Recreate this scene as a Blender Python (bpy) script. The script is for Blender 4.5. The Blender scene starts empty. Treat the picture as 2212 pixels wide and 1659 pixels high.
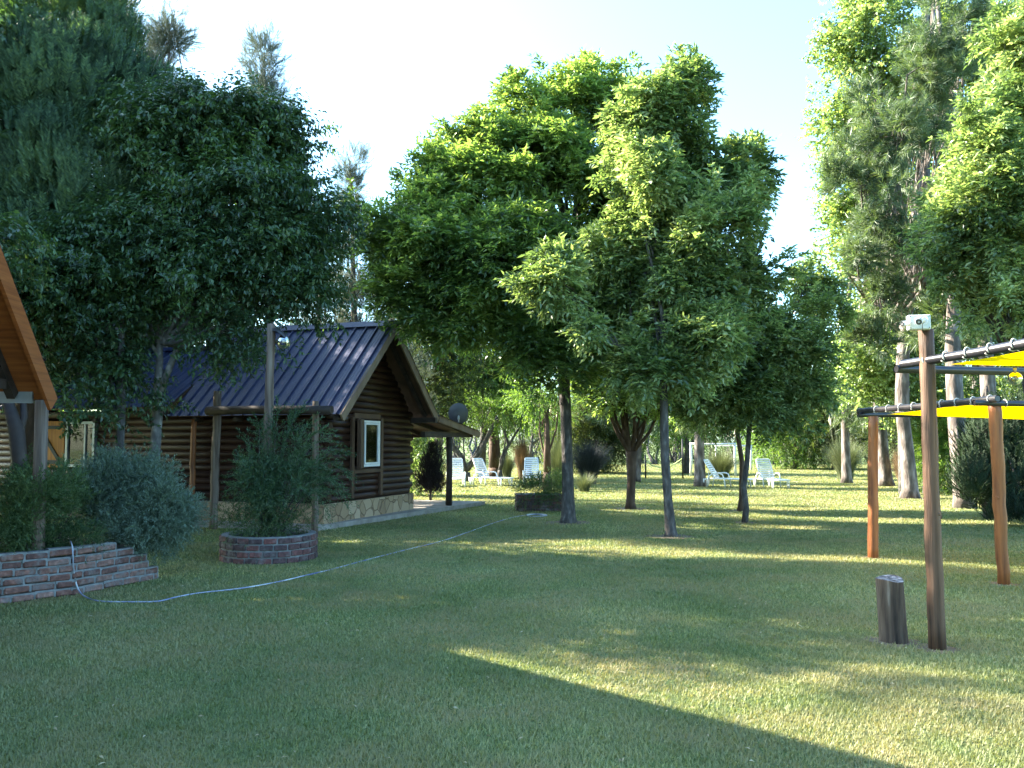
import bpy, math, random
import numpy as np
from mathutils import Vector, Matrix

random.seed(7)
RNG = np.random.default_rng(11)
R = math.radians
scene = bpy.context.scene
C = scene.collection

# ------------------------------------------------------------------ camera, sky, sun, exposure
F, EYE = 1840.0, 1.62
PITCH = math.atan((955 - 829.5) / F)
cam_d = bpy.data.cameras.new('camera')
cam = bpy.data.objects.new('camera', cam_d)
C.objects.link(cam)
cam.location = (0, 0, EYE)
cam.rotation_euler = (R(90) + PITCH, 0, 0)
cam_d.sensor_width = 36
cam_d.lens = 36 * F / 2212
cam_d.clip_start = 0.05
cam_d.clip_end = 3000
scene.camera = cam

SUN_AZ, SUN_EL = 68.0, 30.5          # degrees left of the view direction, height
world = bpy.data.worlds.new("World")
scene.world = world
world.use_nodes = True
nt = world.node_tree
bgn = nt.nodes['Background']
sky = nt.nodes.new('ShaderNodeTexSky')
sky.sky_type = 'NISHITA'
sky.sun_disc = False
sky.sun_elevation = R(SUN_EL)
sky.sun_rotation = R(-SUN_AZ)
sky.air_density = 1.0
sky.dust_density = 1.8
sky.ozone_density = 2.5
tint = nt.nodes.new('ShaderNodeMix'); tint.data_type = 'RGBA'; tint.blend_type = 'MULTIPLY'; tint.inputs[0].default_value = 1
tint.inputs[7].default_value = (.74, .97, 1.0, 1)
nt.links.new(sky.outputs[0], tint.inputs[6]); nt.links.new(tint.outputs[2], bgn.inputs[0])
bgn.inputs[1].default_value = 0.115
sun_d = bpy.data.lights.new('sun', 'SUN')
sun_d.energy = 5.0
sun_d.angle = R(0.53)
sun_d.color = (1.0, 0.91, 0.74)
sun = bpy.data.objects.new('sun', sun_d)
C.objects.link(sun)
sdir = Vector((-math.sin(R(SUN_AZ)) * math.cos(R(SUN_EL)), math.cos(R(SUN_AZ)) * math.cos(R(SUN_EL)), math.sin(R(SUN_EL))))
sun.rotation_euler = sdir.to_track_quat('Z', 'Y').to_euler()
sun.location = sdir * 50
scene.view_settings.view_transform = 'Standard'
scene.view_settings.look = 'None'
scene.view_settings.gamma = 1
scene.view_settings.exposure = 2.95
scene.render.engine = 'CYCLES'
scene.cycles.use_denoising = True
scene.cycles.max_bounces = 6
scene.cycles.diffuse_bounces = 3
scene.cycles.transmission_bounces = 6
scene.cycles.sample_clamp_indirect = 6

# ------------------------------------------------------------------ survey helpers: photo pixel (2212 wide) -> metres
def ray(px, py):
    cx = (px - 1106) / F; cy = (829.5 - py) / F
    return (cx, math.cos(PITCH) - cy * math.sin(PITCH), math.sin(PITCH) + cy * math.cos(PITCH))
def G(px, py, z=0.0):
    r = ray(px, py); t = (z - EYE) / r[2]
    return Vector((r[0] * t, r[1] * t, z))
def P(px, py, d):
    r = ray(px, py); t = d / r[1]
    return Vector((r[0] * t, d, EYE + r[2] * t))

# ------------------------------------------------------------------ object helpers
def link(name, me, mats, parent=None):
    o = bpy.data.objects.new(name, me)
    C.objects.link(o)
    if not isinstance(mats, (list, tuple)): mats = [mats]
    if len(me.materials) == 0:
        for m in mats: me.materials.append(m)
    if parent is not None: o.parent = parent
    return o
def tag(o, label=None, cat=None, group=None, kind=None):
    if label: o['label'] = label
    if cat: o['category'] = cat
    if group: o['group'] = group
    if kind: o['kind'] = kind
    return o
def thing(name, loc, label, cat, rz=0.0, group=None):
    o = bpy.data.objects.new(name, None)
    o.empty_display_size = 0.2
    C.objects.link(o)
    o.location = loc; o.rotation_euler = (0, 0, rz)
    return tag(o, label, cat, group)

class MB:
    """collects faces, links them as one mesh object"""
    def __init__(s): s.v = []; s.f = []; s.m = []; s.sm = []
    def add(s, vs, fs, mi=0, smooth=False):
        b = len(s.v); s.v += [tuple(x) for x in vs]
        s.f += [tuple(b + i for i in f) for f in fs]
        s.m += [mi] * len(fs); s.sm += [smooth] * len(fs)
    def box(s, c, size, mi=0, rot=None, bev=0.0):
        hx, hy, hz = size[0] / 2, size[1] / 2, size[2] / 2
        M = rot if rot is not None else Matrix.Identity(3)
        c = Vector(c)
        if bev <= 0:
            vs = [c + M @ Vector((x * hx, y * hy, z * hz)) for x, y, z in
                  ((-1,-1,-1),(1,-1,-1),(1,1,-1),(-1,1,-1),(-1,-1,1),(1,-1,1),(1,1,1),(-1,1,1))]
            s.add(vs, [(0,3,2,1),(4,5,6,7),(0,1,5,4),(1,2,6,5),(2,3,7,6),(3,0,4,7)], mi)
        else:
            b = min(bev, hx * .9, hy * .9, hz * .9)
            vs = []; idx = {}
            for sx in (-1, 1):
                for sy in (-1, 1):
                    for sz in (-1, 1):
                        for a in range(3):
                            p = [sx * (hx - b), sy * (hy - b), sz * (hz - b)]
                            p[a] += (sx, sy, sz)[a] * b
                            idx[(sx, sy, sz, a)] = len(vs); vs.append(c + M @ Vector(p))
            fs = []
            for a in range(3):
                o1, o2 = [k for k in range(3) if k != a]
                for sg in (-1, 1):
                    q = []
                    for s1, s2 in ((-1,-1),(1,-1),(1,1),(-1,1)):
                        k = [0, 0, 0]; k[a] = sg; k[o1] = s1; k[o2] = s2
                        q.append(idx[(k[0], k[1], k[2], a)])
                    fs.append(tuple(q))
                for s1 in (-1, 1):
                    for s2 in (-1, 1):
                        k0 = [0,0,0]; k1 = [0,0,0]; k0[a] = -1; k1[a] = 1
                        for k in (k0, k1): k[o1] = s1; k[o2] = s2
                        fs.append((idx[(*k0, o1)], idx[(*k1, o1)], idx[(*k1, o2)], idx[(*k0, o2)]))
            for sx in (-1, 1):
                for sy in (-1, 1):
                    for sz in (-1, 1):
                        fs.append(tuple(idx[(sx, sy, sz, a)] for a in range(3)))
            s.add(vs, fs, mi)
    def tube(s, pts, rads, n=8, mi=0, caps=True, wob=0.0, smooth=True):
        pts = [Vector(p) for p in pts]
        if not isinstance(rads, (list, tuple)): rads = [rads] * len(pts)
        up = Vector((0, 0, 1)); vs = []; fs = []
        ref = None
        for i, p in enumerate(pts):
            t = (pts[min(i + 1, len(pts) - 1)] - pts[max(i - 1, 0)])
            if t.length < 1e-9: t = Vector((0, 0, 1))
            t.normalize()
            if ref is None:
                ref = Vector((1, 0, 0)) if abs(t.x) < .8 else Vector((0, 1, 0))
            a = (ref - t * ref.dot(t))
            if a.length < 1e-5: a = t.orthogonal()
            a.normalize(); ref = a; b = t.cross(a)
            for k in range(n):
                an = 2 * math.pi * k / n
                rr = rads[i] * (1 + (random.uniform(-wob, wob) if wob else 0))
                vs.append(p + (a * math.cos(an) + b * math.sin(an)) * rr)
        for i in range(len(pts) - 1):
            for k in range(n):
                k2 = (k + 1) % n
                fs.append((i*n+k, i*n+k2, (i+1)*n+k2, (i+1)*n+k))
        s.add(vs, fs, mi, smooth)
        if caps:
            b = len(s.v) - len(vs)
            s.f.append(tuple(b + k for k in reversed(range(n)))); s.m.append(mi); s.sm.append(False)
            s.f.append(tuple(b + (len(pts)-1)*n + k for k in range(n))); s.m.append(mi); s.sm.append(False)
    def build(s, name, mats, parent=None):
        me = bpy.data.meshes.new(name)
        me.from_pydata(s.v, [], s.f)
        me.polygons.foreach_set('material_index', s.m)
        me.polygons.foreach_set('use_smooth', s.sm)
        me.update()
        return link(name, me, mats, parent)

def np_mesh(name, verts, faces, midx=None, smooth=False):
    """verts (V,3), faces (T,3) triangles"""
    me = bpy.data.meshes.new(name)
    V, T = len(verts), len(faces)
    me.vertices.add(V); me.loops.add(T * 3); me.polygons.add(T)
    me.vertices.foreach_set('co', verts.astype(np.float32).ravel())
    me.loops.foreach_set('vertex_index', faces.astype(np.int32).ravel())
    me.polygons.foreach_set('loop_start', np.arange(0, T * 3, 3, dtype=np.int32))
    me.polygons.foreach_set('loop_total', np.full(T, 3, dtype=np.int32))
    if midx is not None: me.polygons.foreach_set('material_index', midx.astype(np.int32))
    me.update(calc_edges=True)
    return me

# ------------------------------------------------------------------ materials
def new_mat(name):
    m = bpy.data.materials.new(name); m.use_nodes = True
    n = m.node_tree.nodes; l = m.node_tree.links
    return m, n, l, n['Principled BSDF'], n['Material Output']
def ramp(n, stops):
    r = n.new('ShaderNodeValToRGB'); e = r.color_ramp.elements
    while len(e) < len(stops): e.new(0.5)
    for i, (p, c) in enumerate(stops):
        e[i].position = p; e[i].color = (*c, 1)
    return r
def mat_noise(name, stops, scale=5.0, rough=.8, stretch=(1, 1, 1), bump=0.0, bscale=None, coords='Object', detail=6, spec=.3, metal=0):
    m, n, l, b, o = new_mat(name)
    tc = n.new('ShaderNodeTexCoord'); mp = n.new('ShaderNodeMapping')
    mp.inputs['Scale'].default_value = stretch
    l.new(tc.outputs[coords], mp.inputs[0])
    nz = n.new('ShaderNodeTexNoise'); nz.inputs['Scale'].default_value = scale; nz.inputs['Detail'].default_value = detail
    l.new(mp.outputs[0], nz.inputs['Vector'])
    r = ramp(n, stops); l.new(nz.outputs[0], r.inputs[0]); l.new(r.outputs[0], b.inputs['Base Color'])
    b.inputs['Roughness'].default_value = rough
    b.inputs['Specular IOR Level'].default_value = spec
    b.inputs['Metallic'].default_value = metal
    if bump:
        n2 = n.new('ShaderNodeTexNoise'); n2.inputs['Scale'].default_value = bscale or scale * 2; n2.inputs['Detail'].default_value = 5
        l.new(mp.outputs[0], n2.inputs['Vector'])
        bp = n.new('ShaderNodeBump'); bp.inputs['Strength'].default_value = 1; bp.inputs['Distance'].default_value = bump
        l.new(n2.outputs[0], bp.inputs['Height']); l.new(bp.outputs[0], b.inputs['Normal'])
    return m
def mat_leaf(name, dark, mid, light, trans=.45, rough=.42, spec=.4, tcol=None, clump=.9):
    """each leaf its own tint (random per island), drifting with the branch it is on"""
    m, n, l, b, o = new_mat(name)
    ge = n.new('ShaderNodeNewGeometry'); tc = n.new('ShaderNodeTexCoord')
    nz = n.new('ShaderNodeTexNoise'); nz.inputs['Scale'].default_value = clump; nz.inputs['Detail'].default_value = 2
    l.new(tc.outputs['Object'], nz.inputs['Vector'])
    ma = n.new('ShaderNodeMath'); ma.operation = 'MULTIPLY_ADD'; ma.inputs[1].default_value = .48
    l.new(ge.outputs['Random Per Island'], ma.inputs[0])
    ms = n.new('ShaderNodeMath'); ms.operation = 'MULTIPLY_ADD'; ms.inputs[1].default_value = 1.15; ms.inputs[2].default_value = -.31
    l.new(nz.outputs[0], ms.inputs[0]); l.new(ms.outputs[0], ma.inputs[2])
    r = ramp(n, [(.18, dark), (.5, mid), (.85, light)])
    l.new(ma.outputs[0], r.inputs[0]); l.new(r.outputs[0], b.inputs['Base Color'])
    b.inputs['Roughness'].default_value = rough
    b.inputs['Specular IOR Level'].default_value = spec
    tr = n.new('ShaderNodeBsdfTranslucent'); mx = n.new('ShaderNodeMixShader'); mx.inputs[0].default_value = trans
    hs = n.new('ShaderNodeMix'); hs.data_type = 'RGBA'; hs.blend_type = 'MULTIPLY'; hs.inputs[0].default_value = 1
    l.new(r.outputs[0], hs.inputs[6]); hs.inputs[7].default_value = (*(tcol or (1.9, 2.0, .75)), 1)
    l.new(hs.outputs[2], tr.inputs[0])
    l.new(b.outputs[0], mx.inputs[1]); l.new(tr.outputs[0], mx.inputs[2]); l.new(mx.outputs[0], o.inputs[0])
    return m

M = {}
M['ash'] = mat_leaf('ash_leaf', (.052, .088, .036), (.12, .19, .062), (.29, .37, .14), .5, .33, .7, (1.8, 1.85, .75))
M['ash_pale'] = mat_leaf('pale_ash_leaf', (.056, .095, .044), (.138, .2, .08), (.39, .45, .25), .48, .33, .7, (1.65, 1.7, .8))
M['privet'] = mat_leaf('privet_leaf', (.026, .05, .026), (.042, .08, .036), (.08, .135, .045), .28, .36, .55)
M['cypress'] = mat_leaf('cypress_spray', (.026, .05, .028), (.045, .085, .042), (.1, .155, .06), .22, .6, .25)
M['casuarina'] = mat_leaf('casuarina_spray', (.045, .06, .045), (.075, .095, .07), (.15, .17, .115), .3, .6, .25, (1.2, 1.2, 1))
M['pine'] = mat_leaf('pine_needle', (.035, .06, .034), (.075, .115, .06), (.17, .21, .11), .25, .45, .5)
M['poplar'] = mat_leaf('poplar_leaf', (.07, .115, .046), (.148, .22, .08), (.35, .43, .22), .48, .35, .7, (1.75, 1.7, .75))
M['dark_conifer'] = mat_leaf('dark_conifer_spray', (.01, .022, .012), (.018, .036, .018), (.035, .06, .026), .12, .7, .2)
M['purple_conifer'] = mat_leaf('dark_bronze_spray', (.012, .012, .012), (.022, .018, .02), (.04, .03, .03), .12, .7, .2, (1.2, 1, .8))
M['blue_shrub'] = mat_leaf('blue_green_shrub_leaf', (.07, .1, .08), (.115, .16, .125), (.17, .23, .18), .2, .6, .25)
M['green_shrub'] = mat_leaf('soft_green_shrub_leaf', (.035, .065, .03), (.06, .1, .045), (.11, .16, .07), .3, .6, .25)
M['willow_shrub'] = mat_leaf('narrow_shrub_leaf', (.03, .065, .035), (.055, .1, .055), (.12, .17, .1), .3, .5, .3)
M['wood_leaf'] = mat_leaf('far_wood_leaf', (.025, .036, .018), (.05, .068, .03), (.11, .13, .055), .35, .6, .2)
M['locust'] = mat_leaf('locust_leaf', (.05, .1, .025), (.09, .155, .04), (.16, .22, .06), .45)
M['pampas'] = mat_leaf('pampas_blade', (.07, .09, .045), (.12, .14, .07), (.22, .24, .13), .3, .5, .3, (1.3, 1.3, .9))
M['red_pampas'] = mat_leaf('dry_reddish_blade', (.1, .07, .04), (.2, .13, .08), (.33, .25, .15), .3, .6, .2, (1.3, 1.1, .8))
M['dark_grass'] = mat_leaf('dark_blade', (.02, .024, .026), (.035, .04, .045), (.07, .08, .08), .2, .6, .2, (1.2, 1.2, 1))
M['plume'] = mat_leaf('plume', (.35, .3, .22), (.5, .45, .36), (.6, .55, .45), .3, .8, .1, (1.1, 1.05, .9))
M['blade'] = mat_leaf('grass_blade', (.09, .13, .05), (.165, .205, .08), (.41, .41, .21), .36, .5, .3, (1.4, 1.35, .7), .35)
def dry_patches(m):
    n = m.node_tree.nodes; l = m.node_tree.links; b = n['Principled BSDF']; src = b.inputs['Base Color'].links[0].from_socket
    tc = n.new('ShaderNodeTexCoord'); nz = n.new('ShaderNodeTexNoise'); nz.inputs['Scale'].default_value = .9; nz.inputs['Detail'].default_value = 6; nz.inputs['Roughness'].default_value = .65
    l.new(tc.outputs['Object'], nz.inputs['Vector']); r = ramp(n, [(.4, (0, 0, 0)), (.66, (.85, .85, .85))]); l.new(nz.outputs[0], r.inputs[0])
    mx = n.new('ShaderNodeMix'); mx.data_type = 'RGBA'; l.new(r.outputs[0], mx.inputs[0]); l.new(src, mx.inputs[6]); mx.inputs[7].default_value = (.3, .25, .14, 1)
    for li in list(src.links):
        if li.to_node != mx: to = li.to_socket; l.remove(li); l.new(mx.outputs[2], to)
dry_patches(M['blade'])
M['dry_leaf'] = mat_leaf('fallen_leaf', (.3, .22, .12), (.42, .34, .2), (.55, .48, .34), .2, .7, .2, (1, 1, .9))
M['bark_grey'] = mat_noise('grey_bark', [(.3, (.035, .03, .029)), (.55, (.085, .075, .07)), (.75, (.19, .175, .165))], 14, .9, (1, 1, .35), .03)
M['bark_pale'] = mat_noise('pale_bark', [(.3, (.07, .062, .06)), (.55, (.14, .13, .125)), (.72, (.3, .28, .27))], 11, .85, (1, 1, .6), .006)
M['bark_pine'] = mat_noise('pine_bark', [(.3, (.05, .04, .035)), (.5, (.13, .105, .095)), (.68, (.28, .24, .225))], 7, .95, (1, 1, .3), .025)
M['bark_red'] = mat_noise('reddish_bark', [(.3, (.04, .024, .018)), (.55, (.09, .056, .042)), (.75, (.17, .115, .09))], 8, .9, (1, 1, .3), .015)
M['log'] = mat_noise('varnished_log', [(.3, (.014, .005, .003)), (.55, (.034, .0125, .0075)), (.8, (.07, .03, .018))], 3.5, .5, (.35, .35, 5), .004)
M['trim'] = mat_noise('brown_trim', [(.3, (.05, .026, .016)), (.6, (.095, .052, .032)), (.8, (.14, .08, .052))], 4, .6, (1, 1, .3), .002)
M['barge'] = mat_noise('weathered_bargeboard', [(.3, (.14, .085, .055)), (.6, (.22, .15, .1)), (.8, (.28, .2, .14))], 4, .7, (1, 1, .4), .002)
M['orange'] = mat_noise('orange_varnished_board', [(.3, (.17, .045, .014)), (.55, (.26, .075, .022)), (.8, (.34, .11, .032))], 5, .45, (.3, .3, 6), .002)
M['shutter'] = mat_noise('ochre_shutter_board', [(.3, (.26, .085, .008)), (.6, (.38, .14, .014)), (.8, (.46, .18, .02))], 4, .5, (9, 9, .3), .002)
M['black'] = mat_noise('black_paint', [(.3, (.006, .008, .012)), (.7, (.014, .016, .022))], 8, .5)
M['beam'] = mat_noise('dark_stained_beam', [(.3, (.02, .014, .012)), (.6, (.045, .03, .024)), (.8, (.08, .06, .05))], 6, .65, (1, 1, 1), .004)
M['post'] = mat_noise('weathered_post', [(.3, (.04, .026, .02)), (.45, (.12, .082, .062)), (.6, (.17, .125, .098)), (.78, (.27, .22, .18))], 12, .75, (1.8, 1.8, .1), .01, 34)
M['post_brown'] = mat_noise('brown_stained_post', [(.3, (.02, .012, .009)), (.45, (.085, .044, .026)), (.6, (.125, .07, .044)), (.78, (.2, .13, .09))], 11, .6, (1.8, 1.8, .11), .01, 34)
M['post_orange'] = mat_noise('orange_stained_post', [(.3, (.07, .022, .012)), (.44, (.22, .075, .026)), (.6, (.3, .105, .034)), (.78, (.38, .17, .07))], 9, .45, (1.6, 1.6, .13), .008, 30)
M['stone_slab'] = mat_noise('concrete_path', [(.3, (.2, .17, .15)), (.7, (.33, .3, .27))], 6, .9, bump=.003, bscale=40)
M['mortar'] = mat_noise('mortar', [(.3, (.12, .12, .12)), (.7, (.24, .24, .24))], 14, .95, bump=.006, bscale=40)
M['white_plastic'] = mat_noise('white_plastic', [(.3, (.66, .66, .66)), (.7, (.78, .78, .78))], 3, .35, spec=.5)
M['white_paint'] = mat_noise('white_paint', [(.3, (.55, .54, .5)), (.7, (.75, .74, .7))], 4, .6)
M['grey_box'] = mat_noise('pale_grey_plastic', [(.3, (.5, .52, .48)), (.7, (.58, .6, .56))], 3, .5)
M['rope'] = mat_noise('rope', [(.3, (.42, .39, .34)), (.7, (.62, .6, .55))], 60, .9)
M['pipe'] = mat_noise('black_pipe', [(.3, (.012, .011, .014)), (.7, (.03, .027, .03))], 5, .32, spec=.6)
M['dish'] = mat_noise('grey_dish', [(.3, (.1, .1, .11)), (.7, (.15, .15, .16))], 4, .6)
M['metal_grey'] = mat_noise('grey_metal', [(.3, (.25, .26, .28)), (.7, (.36, .37, .39))], 6, .45, metal=.6)
M['alu'] = mat_noise('window_frame_paint', [(.3, (.62, .62, .64)), (.7, (.75, .75, .76))], 5, .4, spec=.5)
M['soil'] = mat_noise('soil', [(.3, (.03, .02, .014)), (.7, (.08, .055, .035))], 12, .95, bump=.02, bscale=20)
M['hose'] = mat_noise('pale_blue_hose', [(.35, (.1, .12, .28)), (.5, (.3, .32, .42)), (.64, (.6, .6, .62))], 3, .35, spec=.5)
M['curtain'] = mat_noise('beige_curtain', [(.3, (.38, .26, .19)), (.7, (.55, .42, .33))], 3, .9, (30, 30, .3))
M['white_cloth'] = mat_noise('white_cloth', [(.3, (.55, .52, .55)), (.7, (.75, .73, .75))], 6, .9)
M['orange_cloth'] = mat_noise('orange_cloth', [(.3, (.6, .22, .06)), (.7, (.75, .32, .1))], 6, .8)  # colour of the orange reflection in the gable window
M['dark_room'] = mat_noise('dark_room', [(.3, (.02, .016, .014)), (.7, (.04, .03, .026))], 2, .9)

def mat_brick(name, a, b2, c2):
    m, n, l, b, o = new_mat(name)
    ge = n.new('ShaderNodeNewGeometry'); tc = n.new('ShaderNodeTexCoord')
    nz = n.new('ShaderNodeTexNoise'); nz.inputs['Scale'].default_value = 22; nz.inputs['Detail'].default_value = 6
    l.new(tc.outputs['Object'], nz.inputs['Vector'])
    r = ramp(n, [(.05, a), (.5, b2), (.95, c2)]); l.new(ge.outputs['Random Per Island'], r.inputs[0])
    r2 = ramp(n, [(.35, (.45, .45, .5)), (.55, (.95, .95, .95)), (.72, (1.7, 1.8, 1.9))]); l.new(nz.outputs[0], r2.inputs[0])
    mx = n.new('ShaderNodeMix'); mx.data_type = 'RGBA'; mx.blend_type = 'MULTIPLY'; mx.inputs[0].default_value = .75
    l.new(r.outputs[0], mx.inputs[6]); l.new(r2.outputs[0], mx.inputs[7]); l.new(mx.outputs[2], b.inputs['Base Color'])
    n3 = n.new('ShaderNodeTexNoise'); n3.inputs['Scale'].default_value = 6; n3.inputs['Detail'].default_value = 7; n3.inputs['Roughness'].default_value = .7
    l.new(tc.outputs['Object'], n3.inputs['Vector']); r4 = ramp(n, [(.5, (0, 0, 0)), (.66, (.8, .8, .8))]); l.new(n3.outputs[0], r4.inputs[0])
    m4 = n.new('ShaderNodeMix'); m4.data_type = 'RGBA'; l.new(r4.outputs[0], m4.inputs[0]); l.new(mx.outputs[2], m4.inputs[6]); m4.inputs[7].default_value = (.17, .155, .15, 1)
    l.new(m4.outputs[2], b.inputs['Base Color'])
    b.inputs['Roughness'].default_value = .9
    bp = n.new('ShaderNodeBump'); bp.inputs['Distance'].default_value = .012
    l.new(nz.outputs[0], bp.inputs['Height']); l.new(bp.outputs[0], b.inputs['Normal'])
    return m
M['brick'] = mat_brick('old_red_brick', (.12, .055, .045), (.18, .08, .06), (.24, .13, .105))
M['brick_dark'] = mat_brick('dark_red_brick', (.06, .034, .036), (.09, .045, .044), (.16, .055, .048))

def mat_stone():
    m, n, l, b, o = new_mat('tan_flagstone')
    tc = n.new('ShaderNodeTexCoord'); mp = n.new('ShaderNodeMapping'); l.new(tc.outputs['Object'], mp.inputs[0])
    nz = n.new('ShaderNodeTexNoise'); nz.inputs['Scale'].default_value = 3; l.new(mp.outputs[0], nz.inputs['Vector'])
    mxv = n.new('ShaderNodeMix'); mxv.data_type = 'RGBA'; mxv.inputs[0].default_value = .12
    l.new(mp.outputs[0], mxv.inputs[6]); l.new(nz.outputs['Color'], mxv.inputs[7])
    vo = n.new('ShaderNodeTexVoronoi'); vo.feature = 'DISTANCE_TO_EDGE'; vo.inputs['Scale'].default_value = 4.2
    v2 = n.new('ShaderNodeTexVoronoi'); v2.inputs['Scale'].default_value = 4.2
    l.new(mxv.outputs[2], vo.inputs['Vector']); l.new(mxv.outputs[2], v2.inputs['Vector'])
    rs = n.new('ShaderNodeSeparateColor'); l.new(v2.outputs['Color'], rs.inputs[0])
    r = ramp(n, [(0, (.24, .155, .09)), (.5, (.34, .235, .14)), (1, (.42, .31, .21))]); l.new(rs.outputs[0], r.inputs[0])
    r2 = ramp(n, [(.015, (.45, .4, .36)), (.05, (1, 1, 1))]); l.new(vo.outputs['Distance'], r2.inputs[0])
    mx = n.new('ShaderNodeMix'); mx.data_type = 'RGBA'; mx.blend_type = 'MULTIPLY'; mx.inputs[0].default_value = .85
    l.new(r.outputs[0], mx.inputs[6]); l.new(r2.outputs[0], mx.inputs[7]); l.new(mx.outputs[2], b.inputs['Base Color'])
    bp = n.new('ShaderNodeBump'); bp.inputs['Distance'].default_value = .02
    l.new(r2.outputs[0], bp.inputs['Height']); l.new(bp.outputs[0], b.inputs['Normal'])
    b.inputs['Roughness'].default_value = .85
    return m
M['flagstone'] = mat_stone()

def mat_roof():
    m, n, l, b, o = new_mat('blue_painted_sheet_roof')
    tc = n.new('ShaderNodeTexCoord')
    nz = n.new('ShaderNodeTexNoise'); nz.inputs['Scale'].default_value = 1.6; nz.inputs['Detail'].default_value = 7; nz.inputs['Roughness'].default_value = .65
    mp = n.new('ShaderNodeMapping'); mp.inputs['Scale'].default_value = (3.5, .7, .7); l.new(tc.outputs['Object'], mp.inputs[0]); l.new(mp.outputs[0], nz.inputs['Vector'])
    r = ramp(n, [(.3, (.016, .019, .045)), (.5, (.028, .032, .08)), (.75, (.056, .06, .112))]); l.new(nz.outputs[0], r.inputs[0])
    l.new(r.outputs[0], b.inputs['Base Color'])
    r3 = ramp(n, [(.35, (.36, .36, .36)), (.7, (.55, .55, .55))]); l.new(nz.outputs[0], r3.inputs[0])
    l.new(r3.outputs[0], b.inputs['Roughness'])
    b.inputs['Specular IOR Level'].default_value = .42
    return m
M['roof'] = mat_roof()

def mat_glass(name, tint=(1, 1, 1), rough=0.02, ior=1.45, thin=True):
    m, n, l, b, o = new_mat(name)
    gl = n.new('ShaderNodeBsdfGlossy'); gl.inputs['Roughness'].default_value = rough
    tr = n.new('ShaderNodeBsdfTransparent'); tr.inputs[0].default_value = (*tint, 1)
    fr = n.new('ShaderNodeFresnel'); fr.inputs[0].default_value = ior
    mx = n.new('ShaderNodeMixShader')
    l.new(fr.outputs[0], mx.inputs[0]); l.new(tr.outputs[0], mx.inputs[1]); l.new(gl.outputs[0], mx.inputs[2])
    l.new(mx.outputs[0], o.inputs[0])
    return m
M['pane'] = mat_glass('window_glass', (.85, .88, .9), .03, 1.7)
M['globe'] = mat_glass('globe_glass', (.86, .88, .9), .04, 2.1)

def mat_sail():
    m, n, l, b, o = new_mat('yellow_shade_cloth')
    tc = n.new('ShaderNodeTexCoord'); nz = n.new('ShaderNodeTexNoise'); nz.inputs['Scale'].default_value = 3
    mp = n.new('ShaderNodeMapping'); mp.inputs['Scale'].default_value = (1, 6, 1)
    l.new(tc.outputs['Object'], mp.inputs[0]); l.new(mp.outputs[0], nz.inputs['Vector'])
    r = ramp(n, [(.3, (.76, .45, .0)), (.7, (.9, .56, .0))]); l.new(nz.outputs[0], r.inputs[0])
    l.new(r.outputs[0], b.inputs['Base Color']); b.inputs['Roughness'].default_value = .7
    tr = n.new('ShaderNodeBsdfTranslucent'); l.new(r.outputs[0], tr.inputs[0])
    mx = n.new('ShaderNodeMixShader'); mx.inputs[0].default_value = .6
    bp = n.new('ShaderNodeBump'); bp.inputs['Distance'].default_value = .02; l.new(nz.outputs[0], bp.inputs['Height'])
    l.new(bp.outputs[0], b.inputs['Normal'])
    l.new(b.outputs[0], mx.inputs[1]); l.new(tr.outputs[0], mx.inputs[2]); l.new(mx.outputs[0], o.inputs[0])
    return m
M['sail'] = mat_sail()

def mat_lawn():
    m, n, l, b, o = new_mat('lawn')
    tc = n.new('ShaderNodeTexCoord')
    def nz(sc, det=4, st=None):
        t = n.new('ShaderNodeTexNoise'); t.inputs['Scale'].default_value = sc; t.inputs['Detail'].default_value = det
        if st:
            mp = n.new('ShaderNodeMapping'); mp.inputs['Scale'].default_value = st
            l.new(tc.outputs['Object'], mp.inputs[0]); l.new(mp.outputs[0], t.inputs['Vector'])
        else: l.new(tc.outputs['Object'], t.inputs['Vector'])
        return t
    a = nz(45, 5); r1 = ramp(n, [(.3, (.06, .085, .03)), (.5, (.13, .17, .06)), (.7, (.24, .27, .12))]); l.new(a.outputs[0], r1.inputs[0])
    c = nz(.55, 5); r2 = ramp(n, [(.35, (.8, .95, .8)), (.55, (1, 1, 1)), (.75, (1.5, 1.2, 1.1))]); l.new(c.outputs[0], r2.inputs[0])
    mx = n.new('ShaderNodeMix'); mx.data_type = 'RGBA'; mx.blend_type = 'MULTIPLY'; mx.inputs[0].default_value = 1
    l.new(r1.outputs[0], mx.inputs[6]); l.new(r2.outputs[0], mx.inputs[7])
    d = nz(2.6, 6); r3 = ramp(n, [(.62, (0, 0, 0)), (.74, (1, 1, 1))]); l.new(d.outputs[0], r3.inputs[0])
    m2 = n.new('ShaderNodeMix'); m2.data_type = 'RGBA'; l.new(r3.outputs[0], m2.inputs[0])
    l.new(mx.outputs[2], m2.inputs[6]); m2.inputs[7].default_value = (.24, .19, .11, 1)
    l.new(m2.outputs[2], b.inputs['Base Color'])
    b.inputs['Roughness'].default_value = .85; b.inputs['Specular IOR Level'].default_value = .2
    e = nz(90, 3); bp = n.new('ShaderNodeBump'); bp.inputs['Distance'].default_value = .03; bp.inputs['Strength'].default_value = .8
    l.new(e.outputs[0], bp.inputs['Height']); l.new(bp.outputs[0], b.inputs['Normal'])
    return m
M['lawn'] = mat_lawn()

# ------------------------------------------------------------------ ground
def ground_z(x, y): return 0.0
g = MB()
g.add([(-400, -60, 0), (400, -60, 0), (400, 900, 0), (-400, 900, 0)], [(0, 1, 2, 3)])
tag(g.build('ground', M['lawn']), kind='structure')

# ------------------------------------------------------------------ foliage machinery
def unit(v): return v / np.maximum(np.linalg.norm(v, axis=1, keepdims=True), 1e-9)
def rvec(n, rng): return unit(rng.normal(size=(n, 3)))

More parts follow.
